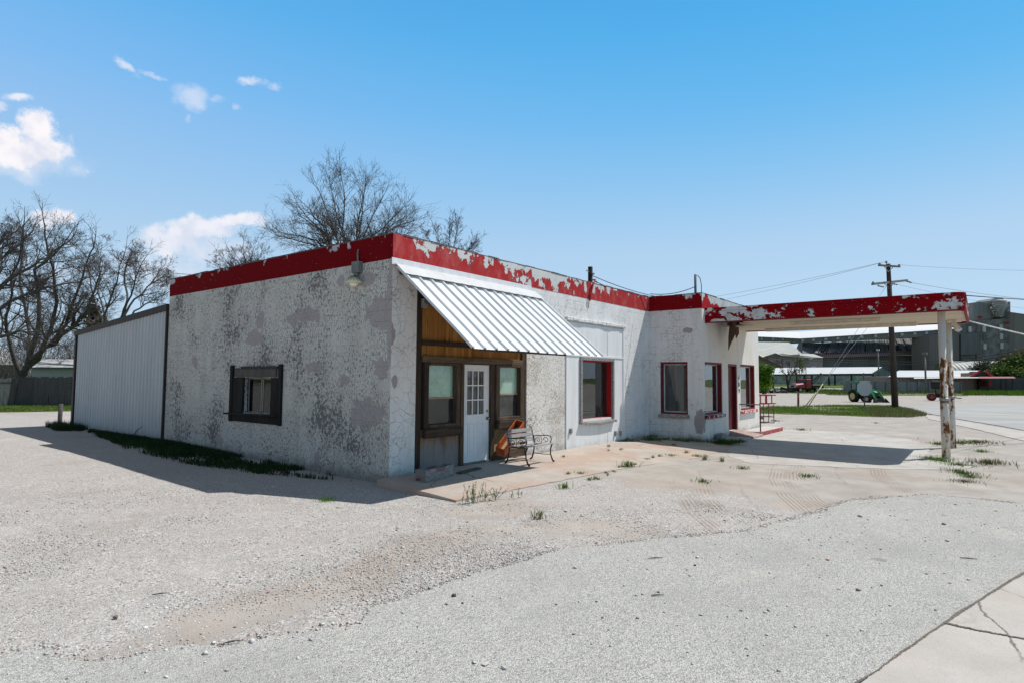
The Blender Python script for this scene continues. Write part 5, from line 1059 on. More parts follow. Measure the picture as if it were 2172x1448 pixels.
for px in (1616,1640,1661):
    f_=(px-1605)/92; D=1/((1-f_)/330+f_/312.5)-.4; mb=MB(); quad(mb,(px-1.6,716,D),(px+1.6,716,D),(px+1.6,721,D),(px-1.6,721,D),.3); mb.build('window',WINW,cg)
# -- pink gabled buildings to the left
pb=thing('mill_building',1680,800,262,'pinkish brown gabled mill building with a cream metal roof left of the torn roof','building')
mb=MB(); solid(mb,[(1600,752,262),(1616,757,258),(1645,749,258),(1670,757,258),(1745,758,258),(1745,815,258),(1600,815,262)],14); mb.build('wall',PINK,pb)
mb=MB(); quad(mb,(1600,745,261),(1617,756.5,257),(1702,750,256),(1674,726,276),.4); quad(mb,(1600,745,261),(1674,726,276),(1655,725.5,279),(1600,725,279),.4); quad(mb,(1644,748,256.5),(1670,757,256.5),(1747,757.5,256.5),(1726,750,263),.4); quad(mb,(1617,757,256.6),(1644,748,256.6),(1700,748,262),(1680,752,262),.3); mb.build('roof',ROOFC,pb)
mb=MB(); quad(mb,(1720,776,257.4),(1730,776,257.4),(1730,782,257.4),(1720,782,257.4),.3); mb.build('window',WINW,pb); mb=MB(); mb.lathe([(.2,0),(1.0,.3),(1.2,.9),(.4,1.0)],at(1719,763,257.3),'z',10); mb.build('vent',WINW,pb)
# -- brown block and elevator tower
bb=thing('mill_building',2005,800,262,'plain brownish clad block under the gallery end','building')
mb=MB(); solid(mb,[(1972,712,266),(2037,709,262),(2037,815,262),(1972,815,266)],12); mb.build('wall',MILLB,bb)
mb=MB(); quad(mb,(2036,709,261.7),(2038,709,261.7),(2038,815,261.7),(2036,815,261.7),.3); mb.build('corner_trim',BLACK,bb)
et=thing('grain_elevator',2100,800,262,'weathered dark elevator tower with whitewashed windows and a broken headhouse','grain elevator')
mb=MB(); solid(mb,[(2037,688,264),(2076,684,263),(2076,815,263),(2037,815,264)],16); solid(mb,[(2073,680,262),(2143,675,258),(2143,815,258),(2073,815,262)],22); mb.build('wall',MILLD,et)
mb=MB(); solid(mb,[(2037,707,261.8),(2088,705,261.5),(2088,750,261.5),(2037,752,261.8)],1); mb.build('annex',MILLG,et)
mb=MB(); solid(mb,[(2053,652,266),(2066,652,266),(2066,690,266),(2053,690,266)],8); solid(mb,[(2064,642,263),(2100,639,262),(2112,632,262),(2128,632,262),(2130,641,262),(2143,640,259),(2143,664,259),(2128,664,262),(2103,676,262),(2064,680,263)],10); mb.build('headhouse',cladding('headhouse cladding',(.30,.303,.30),1.5,.12,.3),et)
mb=MB(); c=at(2120,650,259); c2=at(2122,672,259); mb.smooth=True; mb.lathe([(1.4,-4.6),(1.6,-2.2),(2.7,-.3),(2.7,2.0),(2.3,2.5),(.8,2.9)],c,'z',18); mb.build('cyclone',plain('pale cyclone metal',(.30,.30,.29),.6,var=.2,bump=0),et)
mb=MB(); rs=random.Random(9)
for i in range(16): a=at(rs.uniform(2100,2143),rs.uniform(641,676),257.5); mb.bar(a,a+Vector((rs.uniform(-1.6,1.6),rs.uniform(-1,1),rs.uniform(-1.2,1.2))),.25,.3)
mb.build('ducts',plain('duct metal',(.45,.45,.44),.7,bump=0),et)
for px,py,h in ((2058,698.5,6),(2088.5,697.5,6.5),(2124.5,695,7),(2125,713.5,6.5),(2126,733,6.5),(2089.5,715.5,6),(2090,735,6)):
    D=263.4 if px<2070 else 1/((1-(px-2073)/70)/262+(px-2073)/70/258); D-=.6; mb=MB(); quad(mb,(px-3,py-h,D),(px+3,py-h,D),(px+3,py+h,D),(px-3,py+h,D),.5); mb.build('window',WINW if py!=715.5 else MILLG,et)
for px,py in ((2079,673),(2136,685)): mb=MB(); quad(mb,(px-5,py-2.5,256.5),(px+5,py-3,256.5),(px+3,py+3,256.5),(px-5,py+2.5,256.5),.3); mb.build('red_patch',plain('red remnant',(.30,.04,.03),.8,bump=0),et)
gh=thing('mill_building',2200,800,255,'tall plain grey hall right of the dark elevator tower','building')
mb=MB(); solid(mb,[(2143,662,258),(2300,684,235),(2300,815,235),(2143,815,258)],20); mb.build('wall',cladding('grey hall cladding',(.28,.281,.28),1.8,.06,.1),gh)
# -- lattice tower and pale cone in the gap
lt=thing('lattice_tower',1960,800,300,'dark lattice conveyor tower seen through the gap beside the torn roof','tower')
mb=MB(); 
for px in (1955,1968): mb.tube([at(px,815,300),at(px+(2 if px<1960 else -1),712,300)],.3,4)
for k in range(9): y=812-11*k; mb.tube([at(1955,y,300),at(1968,y-9,300)],.16,4); mb.tube([at(1968,y,300),at(1955,y-9,300)],.16,4)
quad(mb,(1951,714,300),(1958,714,300),(1958,752,300),(1951,752,300),1.5); mb.build('frame',BLACK,lt)
pc=thing('storage_roof',1945,800,325,'pale pitched storage roof behind the lattice tower','roof'); mb=MB(); solid(mb,[(1900,815,325),(1985,815,325),(1985,735,325),(1972,752,325),(1952,735,325),(1934,716,325),(1900,712,325)],10); mb.build('sheet',ROOFW,pc)
# -- quonset hut
qh=thing('quonset_hut',2070,800,225,'ribbed pale grey quonset hut behind the bush and the store','hut')
QM=Mt('quonset ribs'); n=QM.noise(None,.25,6,.7); X=QM.sep(); hh=QM.math('ADD',QM.math('MULTIPLY',X['X'],RH.x),QM.math('MULTIPLY',X['Y'],RH.y)); s=QM.math('SINE',QM.math('MULTIPLY',hh,5.2)); QM=QM.done(QM.mix(QM.ss(s,.3,1,0,.3),QM.mix(QM.ss(n,.35,.65),(.32,.32,.31),(.5,.5,.48)),(.11,.11,.11)),.55,QM.bump(s,.5,.1))
mb=MB(); mb.smooth=True; vs=[]; N=14; base0=at(2022,802,222); base1=at(2210,802,212)
for i in range(N+1):
    a=math.pi*.5*i/N
    for b in (base0,base1): vs.append(Vector((b.x,b.y,.0))+FH*(9*(1-math.cos(a)))+RH*(3.0*(1-math.cos(a)) if b is base0 else 0)+Vector((0,0,9.4*math.sin(a))))
mb.add(vs,[(2*i,2*i+1,2*i+3,2*i+2) for i in range(N)])
b2=len(vs); vs2=[]
for i in range(N+1):
    a=math.pi*.5*i/N
    for b in (base0,base1): vs2.append(Vector((b.x,b.y,0))+FH*(9+9*math.sin(a))+RH*(3.0 if b is base0 else 0)+Vector((0,0,9.4*math.cos(a))))
mb.add(vs2,[(2*i,2*i+1,2*i+3,2*i+2) for i in range(N)]); mb.build('shell',QM,qh)
# -- open sided long shed
os_=thing('open_shed',1750,812,215,'long open sided pole shed with a pale metal roof and a grey gable','shed')
DE=215; mb=MB(); quad(mb,(1631,793,DE+2),(1849,791,DE-4),(1871,777.5,DE+5),(1640,779.5,DE+12),.4); mb.build('roof',ROOFW,os_)
mb=MB(); solid(mb,[(1850,791,DE-4),(1871,778.5,DE-3),(1891,791,DE-3),(1891,816,DE-3),(1853,816,DE-4)],.4); mb.build('gable',MILLG,os_)
for px in (1633,1637,1668,1690,1706,1722,1757,1771,1806,1852):
    mb=MB(); D=DE+2-6*(px-1631)/218; mb.bar(at(px,793,D),at(px+(2 if px in(1757,1668) else 0),816,D),.5,.5,up=(1,0,0)); mb.build('post',BLACK,os_)
mb=MB(); quad(mb,(1633,793.3,DE+2.2),(1849,791.4,DE-3.8),(1849,794.4,DE-3.8),(1633,796,DE+2.2),.3); mb.build('eave_beam',plain('dark eave',(.06,.06,.06),.8,bump=0),os_)
mb=MB(); solid(mb,[(1631,797,DE+30),(1860,796,DE+30),(1860,822,DE+30),(1631,822,DE+30)],1); mb.build('back_wall',plain('grey scrub coloured wall',(.34,.335,.29),.9,var=.5,scale=.4,bump=0),os_)
# -- low store with red trim and awnings
so_=thing('store_building',2000,828,135,'low store with a white metal roof, red gable trims and a flat red edged awning','store')
DE=138; mb=MB(); solid(mb,[(1892,798,DE),(2078,796,DE),(2078,834,DE),(1892,834,DE)],12); mb.build('wall',PINK,so_)
mb=MB(); quad(mb,(1884,799,DE-1),(2059,798.5,DE-2),(2079,785,DE+5),(1908,785,DE+7),.3); mb.build('roof',ROOFW,so_)
REDT=plain('bright red trim',(.42,.02,.025),.6,bump=0)
for a,b,d in (((2058,799),(2079,785.5),2.3),((2090,787),(2106,797.5),2.3),((1884,800),(1902,800),1.3)): mb=MB(); mb.bar(at(*a,DE-d),at(*b,DE-d),.3,.35); mb.build('gable_trim',REDT,so_)
mb=MB(); solid(mb,[(2062,799,DE-2),(2079,787,DE-2),(2090,788,DE-2),(2104,799,DE-2)],3); mb.build('gable',DK,so_)
mb=MB(); quad(mb,(1940,802,DE-6),(2110,800.5,DE-6),(2110,798.5,DE-2),(1940,799.5,DE-2),.25); mb.build('awning',ROOFW,so_)
mb=MB(); quad(mb,(2078,801.5,DE-8),(2155,801.2,DE-8),(2150,798,DE-3),(2078,798,DE-3),.25); mb.build('awning',plain('red edged awning',(.30,.12,.11),.7,bump=0),so_)
for px in (2096,2123,2134,2147,2068): mb=MB(); mb.bar(at(px,801,DE-7.5),at(px,830,DE-7.5),.16,.16,up=(1,0,0)); mb.build('awning_post',BLACK,so_)
mb=MB(); solid(mb,[(2078,800,DE-1),(2200,800,DE-1),(2200,832,DE-1),(2078,832,DE-1)],6); mb.build('dark_wall',plain('store dark wall',(.07,.065,.065),.9,var=.3,scale=.5,bump=0),so_)
mb=MB(); quad(mb,(2083,804,DE-1.3),(2103,804,DE-1.3),(2103,818,DE-1.3),(2083,818,DE-1.3),.3); mb.build('door',REDT,so_); mb=MB(); quad(mb,(2088,806,DE-1.7),(2096,806,DE-1.7),(2096,818,DE-1.7),(2088,818,DE-1.7),.2); mb.build('door_glass',DK,so_)
mb=MB(); quad(mb,(2039,790.5,DE-3.2),(2057,790,DE-3.2),(2057,798,DE-3.2),(2039,798,DE-3.2),.2); mb.build('sign_board',plain('brown tan board',(.23,.15,.10),.8,var=.4,scale=1.2,bump=0),so_)
# -- grey panel fence
mf=thing('panel_fence',1900,828,126,'grey metal panel fence behind the tractor','fence'); DE=126
for i in range(11):
    a=1791+22.6*i; b=a+22.2; y0=808.5 if i else 806.5; mb=MB(); quad(mb,(a,y0,DE),(b,y0+.6,DE),(b,829,DE),(a,829,DE),.1); mb.build('panel',GREYF,mf)
for i in range(12): px=1790.5+22.6*i; mb=MB(); mb.bar(at(px,806.5,DE-.2),at(px,830,DE-.2),.2,.2,up=(1,0,0)); mb.build('post',MILLD,mf)
# -- light poles
for px,y0,y1,D,lb in ((1863,742,817,190,'slim grey light pole with a lamp on top before the torn mill roof'),(1962.5,750,832,124,'plain dark timber pole standing behind the panel fence')):
    e=thing('light_pole',px,y1,D,lb,'light pole'); mb=MB(); mb.tube([at(px+2,y1,D),at(px-1,y0,D)],[.28,.16] if D>150 else [.2,.15],8); mb.build('pole',MILLD,e)
    mb=MB(); q=at(px-1,y0,D); mb.box(q-Vector((.45,.45,.2)),q+Vector((.45,.45,.3))); mb.build('lamp_head' if D>150 else 'pole_cap',WINW if D>150 else MILLD,e)
# -- cookers for sale along the street on the right
CK=[plain('black cooker steel',(.02,.02,.02),.5,var=.4),plain('grey cooker steel',(.10,.10,.10),.6)]
def cooker(px,py,s,label,mi=0):
    q=ground_at(px,py); e=empty('barrel_cooker',q,math.atan2(RH.y,RH.x),label,'cooker','barrel cookers lined up before the store'); e.scale=(s,s,s)
    m=MB(); m.smooth=True; m.lathe([(.2,-.7),(.42,-.66),(.42,.66),(.2,.7)],(0,0,1.05),'x',14); b=m.build('barrel',CK[mi],e,local=True); m=MB()
    for x in (-.5,.5): m.bar((x,-.3,0),(x,-.25,.8),.07,.07); m.bar((x,.3,0),(x,.25,.8),.07,.07)
    m.box((-.55,-.35,.25),(.55,.35,.3)); m.build('stand',CK[mi],e,local=True); m=MB(); m.tube([(.5,0,1.4),(.5,0,2.0)],.07,6); m.box((.36,-.1,2.0),(.64,.1,2.05)); m.build('chimney',CK[1],e,local=True)
for i,(px,py,s) in enumerate(((2046,829,1.15),(2057,829,1.2),(2084,830,1.25),(2096,830,1.2),(2107,830,1.25),(2118,831,1.2),(2146,831,1.3),(2158,831,1.25),(2170,832,1.3))):
    cooker(px,py,s,'black barrel cooker in the row for sale before the red trimmed store')
q=ground_at(2072,829); e=empty('round_cooker',q,0,'rounded grey domed cooker between the black ones','cooker'); m=MB(); m.smooth=True; m.lathe([(.55,.1),(.62,.5),(.6,1.1),(.45,1.6),(.1,1.8)],(0,0,0),'z',16); m.build('dome',CK[1],e,local=True)
q=ground_at(2131,831); e=empty('arched_cooker',q,math.atan2(RH.y,RH.x),'white arched oven with a dark mouth in the row of black cookers','oven'); m=MB(); pr=[(-.85,0),(.85,0),(.85,1.1)]+[(.85*math.cos(R(18*k)),1.1+.75*math.sin(R(18*k))) for k in range(1,10)]+[(-.85,1.1)]; m.prism([(x,-.3,z) for x,z in pr],(0,.8,0)); m.build('arch',plain('white oven render',(.55,.54,.52),.8,var=.2,bump=0),e,local=True); m=MB(); pr=[(-.4,.55),(.4,.55),(.4,1.1)]+[(.4*math.cos(R(18*k)),1.1+.4*math.sin(R(18*k))) for k in range(1,10)]+[(-.4,1.1)]; m.prism([(x,-.32,z) for x,z in pr],(0,.03,0)); m.build('mouth',DK,e,local=True)
# strip of pale road behind the lot and dark rail bank
sheet_far('far_road',[(1640,823),(1792,826),(1800,823.5),(1640,821)],plain('pale far road',(.55,.55,.54),.9,bump=0),.12,.05,3,31)
# ------------------------------------------------------------------ left: timber fence and houses behind
fe=empty('board_fence',tuple(ground_at(60,858)),0,'weathered dark board fence at the back of the lot behind the metal lean-to','fence')
FENCEW=wood('old fence boards',((.035,.03,.028),(.075,.068,.062),(.14,.13,.12)),'x',3,seam=.001)
A=ground_at(30,859); B=ground_at(230,859.5); rs=random.Random(6); n=34; dx=(B-A)/n; mb=MB()
for i in range(n):
    p=A+dx*i; h=1.66+rs.uniform(-.04,.05); q=p+dx*.94; mb.prism([p,q,q+Vector((0,0,h+rs.uniform(-.01,.01))),p+Vector((0,0,h))],FH*.02)
mb.build('boards',FENCEW,fe)
mb=MB()
for z in (.35,1.35): mb.bar(A+FH*.05+Vector((0,0,z)),B+FH*.05+Vector((0,0,z)),.05,.09)
mb.build('rail',FENCEW,fe); mb=MB(); a=A-RH*.1; mb.prism([a-RH*.28,a+RH*.1,a+RH*.28+Vector((0,0,1.55)),a-RH*.05+Vector((0,0,1.62))],FH*-.05); mb.build('leaning_board',FENCEW,fe)
f2=empty('board_fence',tuple(ground_at(-10,858)),0,'lighter grey stretch of board fence at the left picture edge','fence'); A=ground_at(-60,858); B=ground_at(20,859); mb=MB()
for i in range(9):
    p=A+(B-A)*i/9; q=A+(B-A)*(i+.9)/9; h=1.55+rs.uniform(-.05,.05); mb.prism([p,q,q+Vector((0,0,h)),p+Vector((0,0,h))],FH*.02)
mb.build('boards',plain('grey green boards',(.17,.175,.15),.9,var=.3),f2); mb=MB(); mb.bar(A+Vector((0,0,1.3)),B+Vector((0,0,1.3)),.05,.09); mb.build('rail',FENCEW,f2)
hs_=thing('garden_shed',120,800,52,'low white outbuilding with a pale roof and teal fascia beyond the fence','outbuilding'); DE=52
mb=MB(); solid(mb,[(68,781,DE),(240,781,DE),(240,840,DE),(68,840,DE)],5); mb.build('wall',plain('white siding',(.42,.43,.42),.8,var=.08),hs_); mb=MB(); solid(mb,[(53,778,DE-.5),(240,778,DE-.5),(240,781.5,DE-.5),(53,781.5,DE-.5)],.1); mb.build('fascia',plain('teal fascia',(.03,.20,.19),.6),hs_); mb=MB(); quad(mb,(52,778,DE-.6),(240,778,DE-.6),(240,761,DE+2.6),(66,761,DE+2.6),.1); mb.build('roof',plain('pale shingle roof',(.44,.44,.43),.9,var=.15,scale=3),hs_)
h2=thing('house',-10,800,62,'white house with a steep pale metal roof at the left edge behind the bare trees','house'); DE=62
mb=MB(); solid(mb,[(-160,772,DE),(42,772,DE),(42,845,DE),(-160,845,DE)],9); mb.build('wall',plain('house white wall',(.45,.45,.44),.8),h2); mb=MB(); quad(mb,(-160,773,DE-.6),(52,773,DE-.6),(6,741,DE+5),(-160,736,DE+5),.15); mb.build('roof',ROOFW,h2)
# ------------------------------------------------------------------ bare trees
BARK=plain('grey bark',(.085,.075,.068),.95,var=.45,scale=5); TWIG=plain('twig bark',(.082,.071,.063),.95,var=.3,scale=2); BARKP=plain('paler bark',(.085,.078,.07),.95,var=.4,scale=5)
class Tree:
    def __init__(s,seed,rmin=.009,maxl=4,dens=1.0): s.r=random.Random(seed); s.tr=MB(); s.cr=MB(); s.rmin=rmin; s.maxl=maxl; s.dens=dens; s.wob=.17
    def rdir(s,d,ang):
        a=Vector((s.r.gauss(0,1),s.r.gauss(0,1),s.r.gauss(0,1))); a=(a-d*a.dot(d)).normalized(); return (d*math.cos(ang)+a*math.sin(ang)).normalized()
    def grow(s,p,d,L,r,lv):
        r=max(r,s.rmin); n=4 if lv<3 else 3; pts=[p]; rs_=[r]; ds=[d]
        for i in range(n):
            d=(d+Vector((s.r.gauss(0,s.wob),s.r.gauss(0,s.wob),s.r.gauss(.06,s.wob*.75)))).normalized(); pts.append(pts[-1]+d*L/n); rs_.append(max(s.rmin*.7,r*(1-.75*(i+1)/n))); ds.append(d)
        (s.tr if r>.05 else s.cr).tube(pts,rs_,6 if r>.05 else (4 if r>.02 else 3),cap=False)
        if lv>=s.maxl: return
        k=int(round((5 if lv<2 else 4)*s.dens+s.r.uniform(-.5,.9)))
        for j in range(k):
            t=s.r.uniform(.22,1.0); i=min(n-1,int(t*n)); q=pts[i].lerp(pts[i+1],t*n-i)
            s.grow(q,s.rdir(ds[i+1],R(s.r.uniform(22,58))),L*s.r.uniform(.42,.72)*(1.12-.35*t),rs_[i]*s.r.uniform(.45,.65),lv+1)
    def limb(s,pts,r0,r1,kids,L,sub=2):
        pts=[Vector(p) for p in pts]; q=[]
        for a,b in zip(pts,pts[1:]):
            for i in range(3): t=i/3; j=(b-a).length*.025; q.append(a.lerp(b,t)+Vector((s.r.gauss(0,j),s.r.gauss(0,j),s.r.gauss(0,j)))*(1 if q else 0))
        q.append(pts[-1]); m=len(q); rr=[r0+(r1-r0)*(i/(m-1))**.8 for i in range(m)]; s.tr.tube(q,rr,8,cap=False)
        for j in range(kids):
            t=s.r.uniform(.3,1)**.8*(m-1); i=min(m-2,int(t)); p=q[i].lerp(q[i+1],t-i); d=(q[i+1]-q[i]).normalized(); f=t/(m-1)
            s.grow(p,s.rdir(d,R(s.r.uniform(20,60))),L*s.r.uniform(.6,1.1)*(1.1-.45*f),rr[i]*.55,sub-1)
        s.grow(q[-1],(q[-1]-q[-2]).normalized(),L*.8,r1,sub)
    def done(s,base,label,bark=BARK,group=None):
        e=empty('bare_tree',base,0,label,'tree',group); s.tr.build('trunk',bark,e); s.cr.build('crown',TWIG,e); return e
def px_tree(seed,D,base,limbs,label,spread=.10,kids=9,L=3.0,r0=.22,maxl=4,dens=1.0,bark=BARK,rmin=.009):
    t=Tree(seed,rmin,maxl,dens); b=at(base[0],base[1],D); g=Vector((b.x,b.y,gzs(b.x,b.y)-.1)); fork=at(limbs[0][0][0],limbs[0][0][1],D)
    t.tr.tube([g,g.lerp(fork,.5)+Vector((.05,.03,0)),fork],[r0*1.5,r0*1.2,r0*1.1],9,cap=False)
    for i,l in enumerate(limbs):
        dz=t.r.uniform(-spread,spread)*D; pts=[at(x,y,D+dz*(k/(len(l)-1))**1.2) for k,(x,y) in enumerate(l)]
        if i==0 or (l[0]==limbs[0][0]): pts[0]=fork
        t.limb(pts,r0*t.r.uniform(.55,.8),r0*.16,kids,L)
    return t.done(g,label,bark)
def dome_tree(seed,D,base,centre,rx,ry,stems,label,r0,rmin=.0075):
    """vase shaped pecan: a few stems fanning out to a rounded crown of fine twigs"""
    t=Tree(seed,rmin,4,1.0); t.wob=.09; b=at(base[0],base[1],D); g=Vector((b.x,b.y,gzs(b.x,b.y)-.1)); fork=at(base[0],centre[1]+ry*1.15,D); k=D/FPX
    t.tr.tube([g,g.lerp(fork,.5)+Vector((.05,.03,0)),fork],[r0*1.5,r0*1.2,r0*1.1],9,cap=False)
    for i in range(stems):
        u=-1+2*(i+.5)/stems+t.r.uniform(-.1,.1); ph=t.r.uniform(-1,1); an=u*R(98)
        tip=at(centre[0]+rx*math.sin(an)*t.r.uniform(.72,.92),centre[1]-ry*math.cos(an)*t.r.uniform(.72,.92)+ry*.10,D+ph*rx*k*.75)
        mid=fork.lerp(tip,.45)+Vector((0,0,(.10+.16*abs(u))*(tip-fork).length)); t.limb([fork,fork.lerp(mid,.5)+Vector((t.r.gauss(0,.12),t.r.gauss(0,.12),.1)),mid,tip],r0*t.r.uniform(.5,.75),r0*.09,22,rx*k*.44,3)
    return t.done(g,label)
dome_tree(11,42,(742,790),(733,482),163,128,15,'tall bare tree with a wide rounded crown behind the roof of the service station',.20)
dome_tree(12,40,(520,700),(512,560),70,66,7,'small bare tree just showing above the left half of the red roof band',.11)
dome_tree(13,38,(950,740),(955,528),75,74,7,'bare treetop just showing above the peeling front of the red roof band',.12)
px_tree(14,47,(45,850),[[(45,800),(62,765),(95,735),(122,640),(112,570),(95,500)],[(45,800),(90,745),(140,690),(165,610),(190,540)],[(45,800),(30,760),(12,700),(25,620),(45,520)],[(45,800),(62,765),(62,680),(40,600),(50,500)],[(45,800),(95,735),(150,700),(185,660),(205,600)],[(45,800),(62,770),(85,660),(75,570),(135,520)]],'large dark bare tree with a forked leaning trunk over the board fence',kids=12,L=3.0,r0=.34,dens=1.0)
px_tree(15,52,(222,850),[[(222,740),(218,660),(208,600),(215,545)],[(222,740),(214,680),(195,610),(180,560)],[(222,740),(222,670),(245,600),(262,545)],[(222,740),(205,690),(160,655),(130,640)]],'mid sized bare tree with a single upright stem behind the metal lean-to',kids=10,L=2.5,r0=.2,dens=1.0)
px_tree(16,49,(245,850),[[(245,720),(262,655),(282,610),(300,560)],[(245,720),(275,650),(310,610),(335,580)],[(245,720),(285,660),(320,640),(350,625)],[(245,720),(270,640),(265,580),(275,540)]],'bare tree with spreading right hand limbs beside the end of the red band',kids=10,L=2.3,r0=.19,dens=1.0,bark=BARKP)
px_tree(17,41,(-90,860),[[(-90,760),(-40,640),(20,590),(75,565),(125,530)],[(-90,760),(-40,690),(20,640),(90,610),(150,600)],[(-90,760),(-70,600),(-20,540),(20,500)],[(-90,760),(-20,720),(40,700),(90,720)],[(-90,760),(-60,640),(-10,560),(60,500)]],'bare tree off the left edge reaching long dark limbs into the picture',kids=12,L=2.6,r0=.30,dens=1.0)
# thicket and a dark cedar between the trunks
def thicket(name,D,x0,x1,y0,y1,n,seed,mat,r=.012):
    rr=random.Random(seed); mb=MB()
    for i in range(n):
        px=rr.uniform(x0,x1); d=D+rr.uniform(-4,6); b=at(px,y1,d); b.z=gzs(b.x,b.y); top=at(px,rr.uniform(y0,y0+.6*(y1-y0)),d); hgt=max(.8,top.z-b.z)
        p=b; dv_=Vector((rr.gauss(0,.3),rr.gauss(0,.3),1)).normalized(); pts=[p]
        for k in range(5): dv_=(dv_+Vector((rr.gauss(0,.25),rr.gauss(0,.25),.05))).normalized(); p=p+dv_*hgt/5; pts.append(p)
        mb.tube(pts,[r*1.6,r*1.4,r*1.2,r,r*.8,r*.6],3,cap=False)
        for k in range(7):
            a=pts[rr.randint(1,5)]; e=a+Vector((rr.gauss(0,.7),rr.gauss(0,.7),rr.gauss(.3,.5))); mb.tube([a,a.lerp(e,.5)+Vector((0,0,.1)),e],[r,r*.8,r*.5],3,cap=False)
    return tag(mb.build(name,mat),kind='stuff',label='tangle of brown leafless brush behind the bare trees',cat='brush')
thicket('brush',60,-30,230,640,800,520,3,plain('brush twigs',(.085,.07,.058),.95,var=.4,scale=1))
def leaf_cloud(name,blobs,n,size,cols,seed,parent=None,flat=.5,trans=.25):
    """leaf-sized faces spread through lumpy volumes"""
    rs=np.random.RandomState(seed); w=np.array([b[3]*b[4]*b[5] for b in blobs]); ch=rs.choice(len(blobs),n,p=w/w.sum()); B=np.array(blobs)[ch]
    u=rs.normal(size=(n,3)); u/=np.linalg.norm(u,axis=1,keepdims=True); rad=rs.rand(n,1)**.45
    c=B[:,:3]+u*rad*B[:,3:6]*(1+.25*rs.normal(size=(n,1)))
    t=rs.normal(size=(n,3)); t/=np.linalg.norm(t,axis=1,keepdims=True); s_=np.cross(t,rs.normal(size=(n,3))); s_/=np.linalg.norm(s_,axis=1,keepdims=True)
    sz=size*(.6+.8*rs.rand(n,1)); v=np.stack([c-t*sz,c+s_*sz*flat,c+t*sz,c-s_*sz*flat],1).reshape(-1,3); f=np.arange(4*n).reshape(n,4)
    cl=fbm(c[:,0]*.9/size*.12+50,c[:,2]*.9/size*.12+50,seed+3); mixv=np.clip((cl-.35)*2.2+rs.normal(size=n)*.22,0,1)[:,None]; k=np.array(cols[0])*(1-mixv)+np.array(cols[1])*mixv
    col=np.concatenate([np.repeat(k,4,0),np.ones((4*n,1))],1); m=tinted(name+' leaves',.6,1,trans); o0=origin_of(parent) if parent else Vector((0,0,0)); v=v-np.array(o0)
    return fast_mesh(name,v,f,m,parent,col)
def bush(name,px,py,D,blobs,n,size,cols,seed,label,cat='bush',stems=4):
    q=at(px,py,D); g=Vector((q.x,q.y,gzs(q.x,q.y))); e=empty(name,g,0,label,cat); bl=[]
    for (bx_,by_,rx,ry,dd) in blobs: c=at(bx_,by_,D+dd); k=D/FPX; bl.append((c.x,c.y,c.z,rx*k,rx*k,ry*k))
    leaf_cloud('crown',bl,n,size,cols,seed,e); mb=MB(); rr=random.Random(seed)
    for i in range(stems):
        b=bl[i%len(bl)]; top=Vector(b[:3])+Vector((0,0,b[5]*.5)); mb.tube([g+Vector((rr.gauss(0,.3),rr.gauss(0,.3),-.1)),g.lerp(top,.5)+Vector((rr.gauss(0,.2),rr.gauss(0,.2),0)),top],[.12,.08,.03],6)
    mb.build('trunk',BARK,e); return e
bush('leafy_bush',1624,835,108,[(1624,795,13,18,0),(1616,785,11,14,2),(1634,782,8,10,-1),(1622,815,14,14,0),(1610,805,12,16,1),(1630,808,8,12,-1)],3200,.22,((.07,.16,.012),(.25,.40,.03)),21,'bright green leafy bush just beyond the office wall')
bush('leafy_bush',2150,815,150,[(2150,780,26,24,0),(2120,790,22,18,-3),(2172,770,24,24,2),(2190,785,30,26,0),(2100,797,16,12,-4),(2205,765,30,28,4),(2140,795,28,16,-6)],9000,.36,((.03,.06,.010),(.16,.25,.035)),22,'large dark green bush rising behind the store awning on the right',stems=7)
bush('leafy_bush',2165,755,158,[(2150,758,22,10,0),(2178,752,26,10,2),(2128,770,16,10,2)],2200,.34,((.09,.075,.045),(.17,.15,.09)),26,'brownish half bare bush top behind the dark green bush',stems=5)
bush('leafy_bush',2085,785,165,[(2085,775,16,14,0),(2072,783,14,12,0),(2100,775,12,12,2)],1500,.26,((.06,.065,.05),(.14,.155,.11)),23,'thin grey green shrub in front of the quonset hut')
bush('cedar_tree',200,800,62,[(200,690,14,35,0),(198,660,9,20,0),(202,730,16,25,0)],2600,.22,((.006,.010,.006),(.025,.035,.018)),24,'dark evergreen cedar behind the bare trees','tree',2)
bush('young_tree',1695,822,150,[(1695,765,12,12,0),(1702,780,9,12,0),(1688,790,8,14,0)],420,.24,((.09,.11,.03),(.20,.23,.08)),25,'thin young tree with sparse pale green leaves before the pink mill building','tree',3)
px_tree(31,150,(1672,822),[[(1672,812),(1668,795),(1660,775)],[(1672,812),(1672,795),(1676,772)],[(1672,812),(1678,796),(1690,782)]],'small dark bare tree under the far pole shed',kids=6,L=2.2,r0=.28,maxl=3,rmin=.03)
px_tree(32,170,(1640,815),[[(1640,800),(1634,780),(1628,765)],[(1640,800),(1644,780),(1652,765)]],'small grey bare tree before the pink gable',kids=6,L=2.6,r0=.2,maxl=3,rmin=.03)

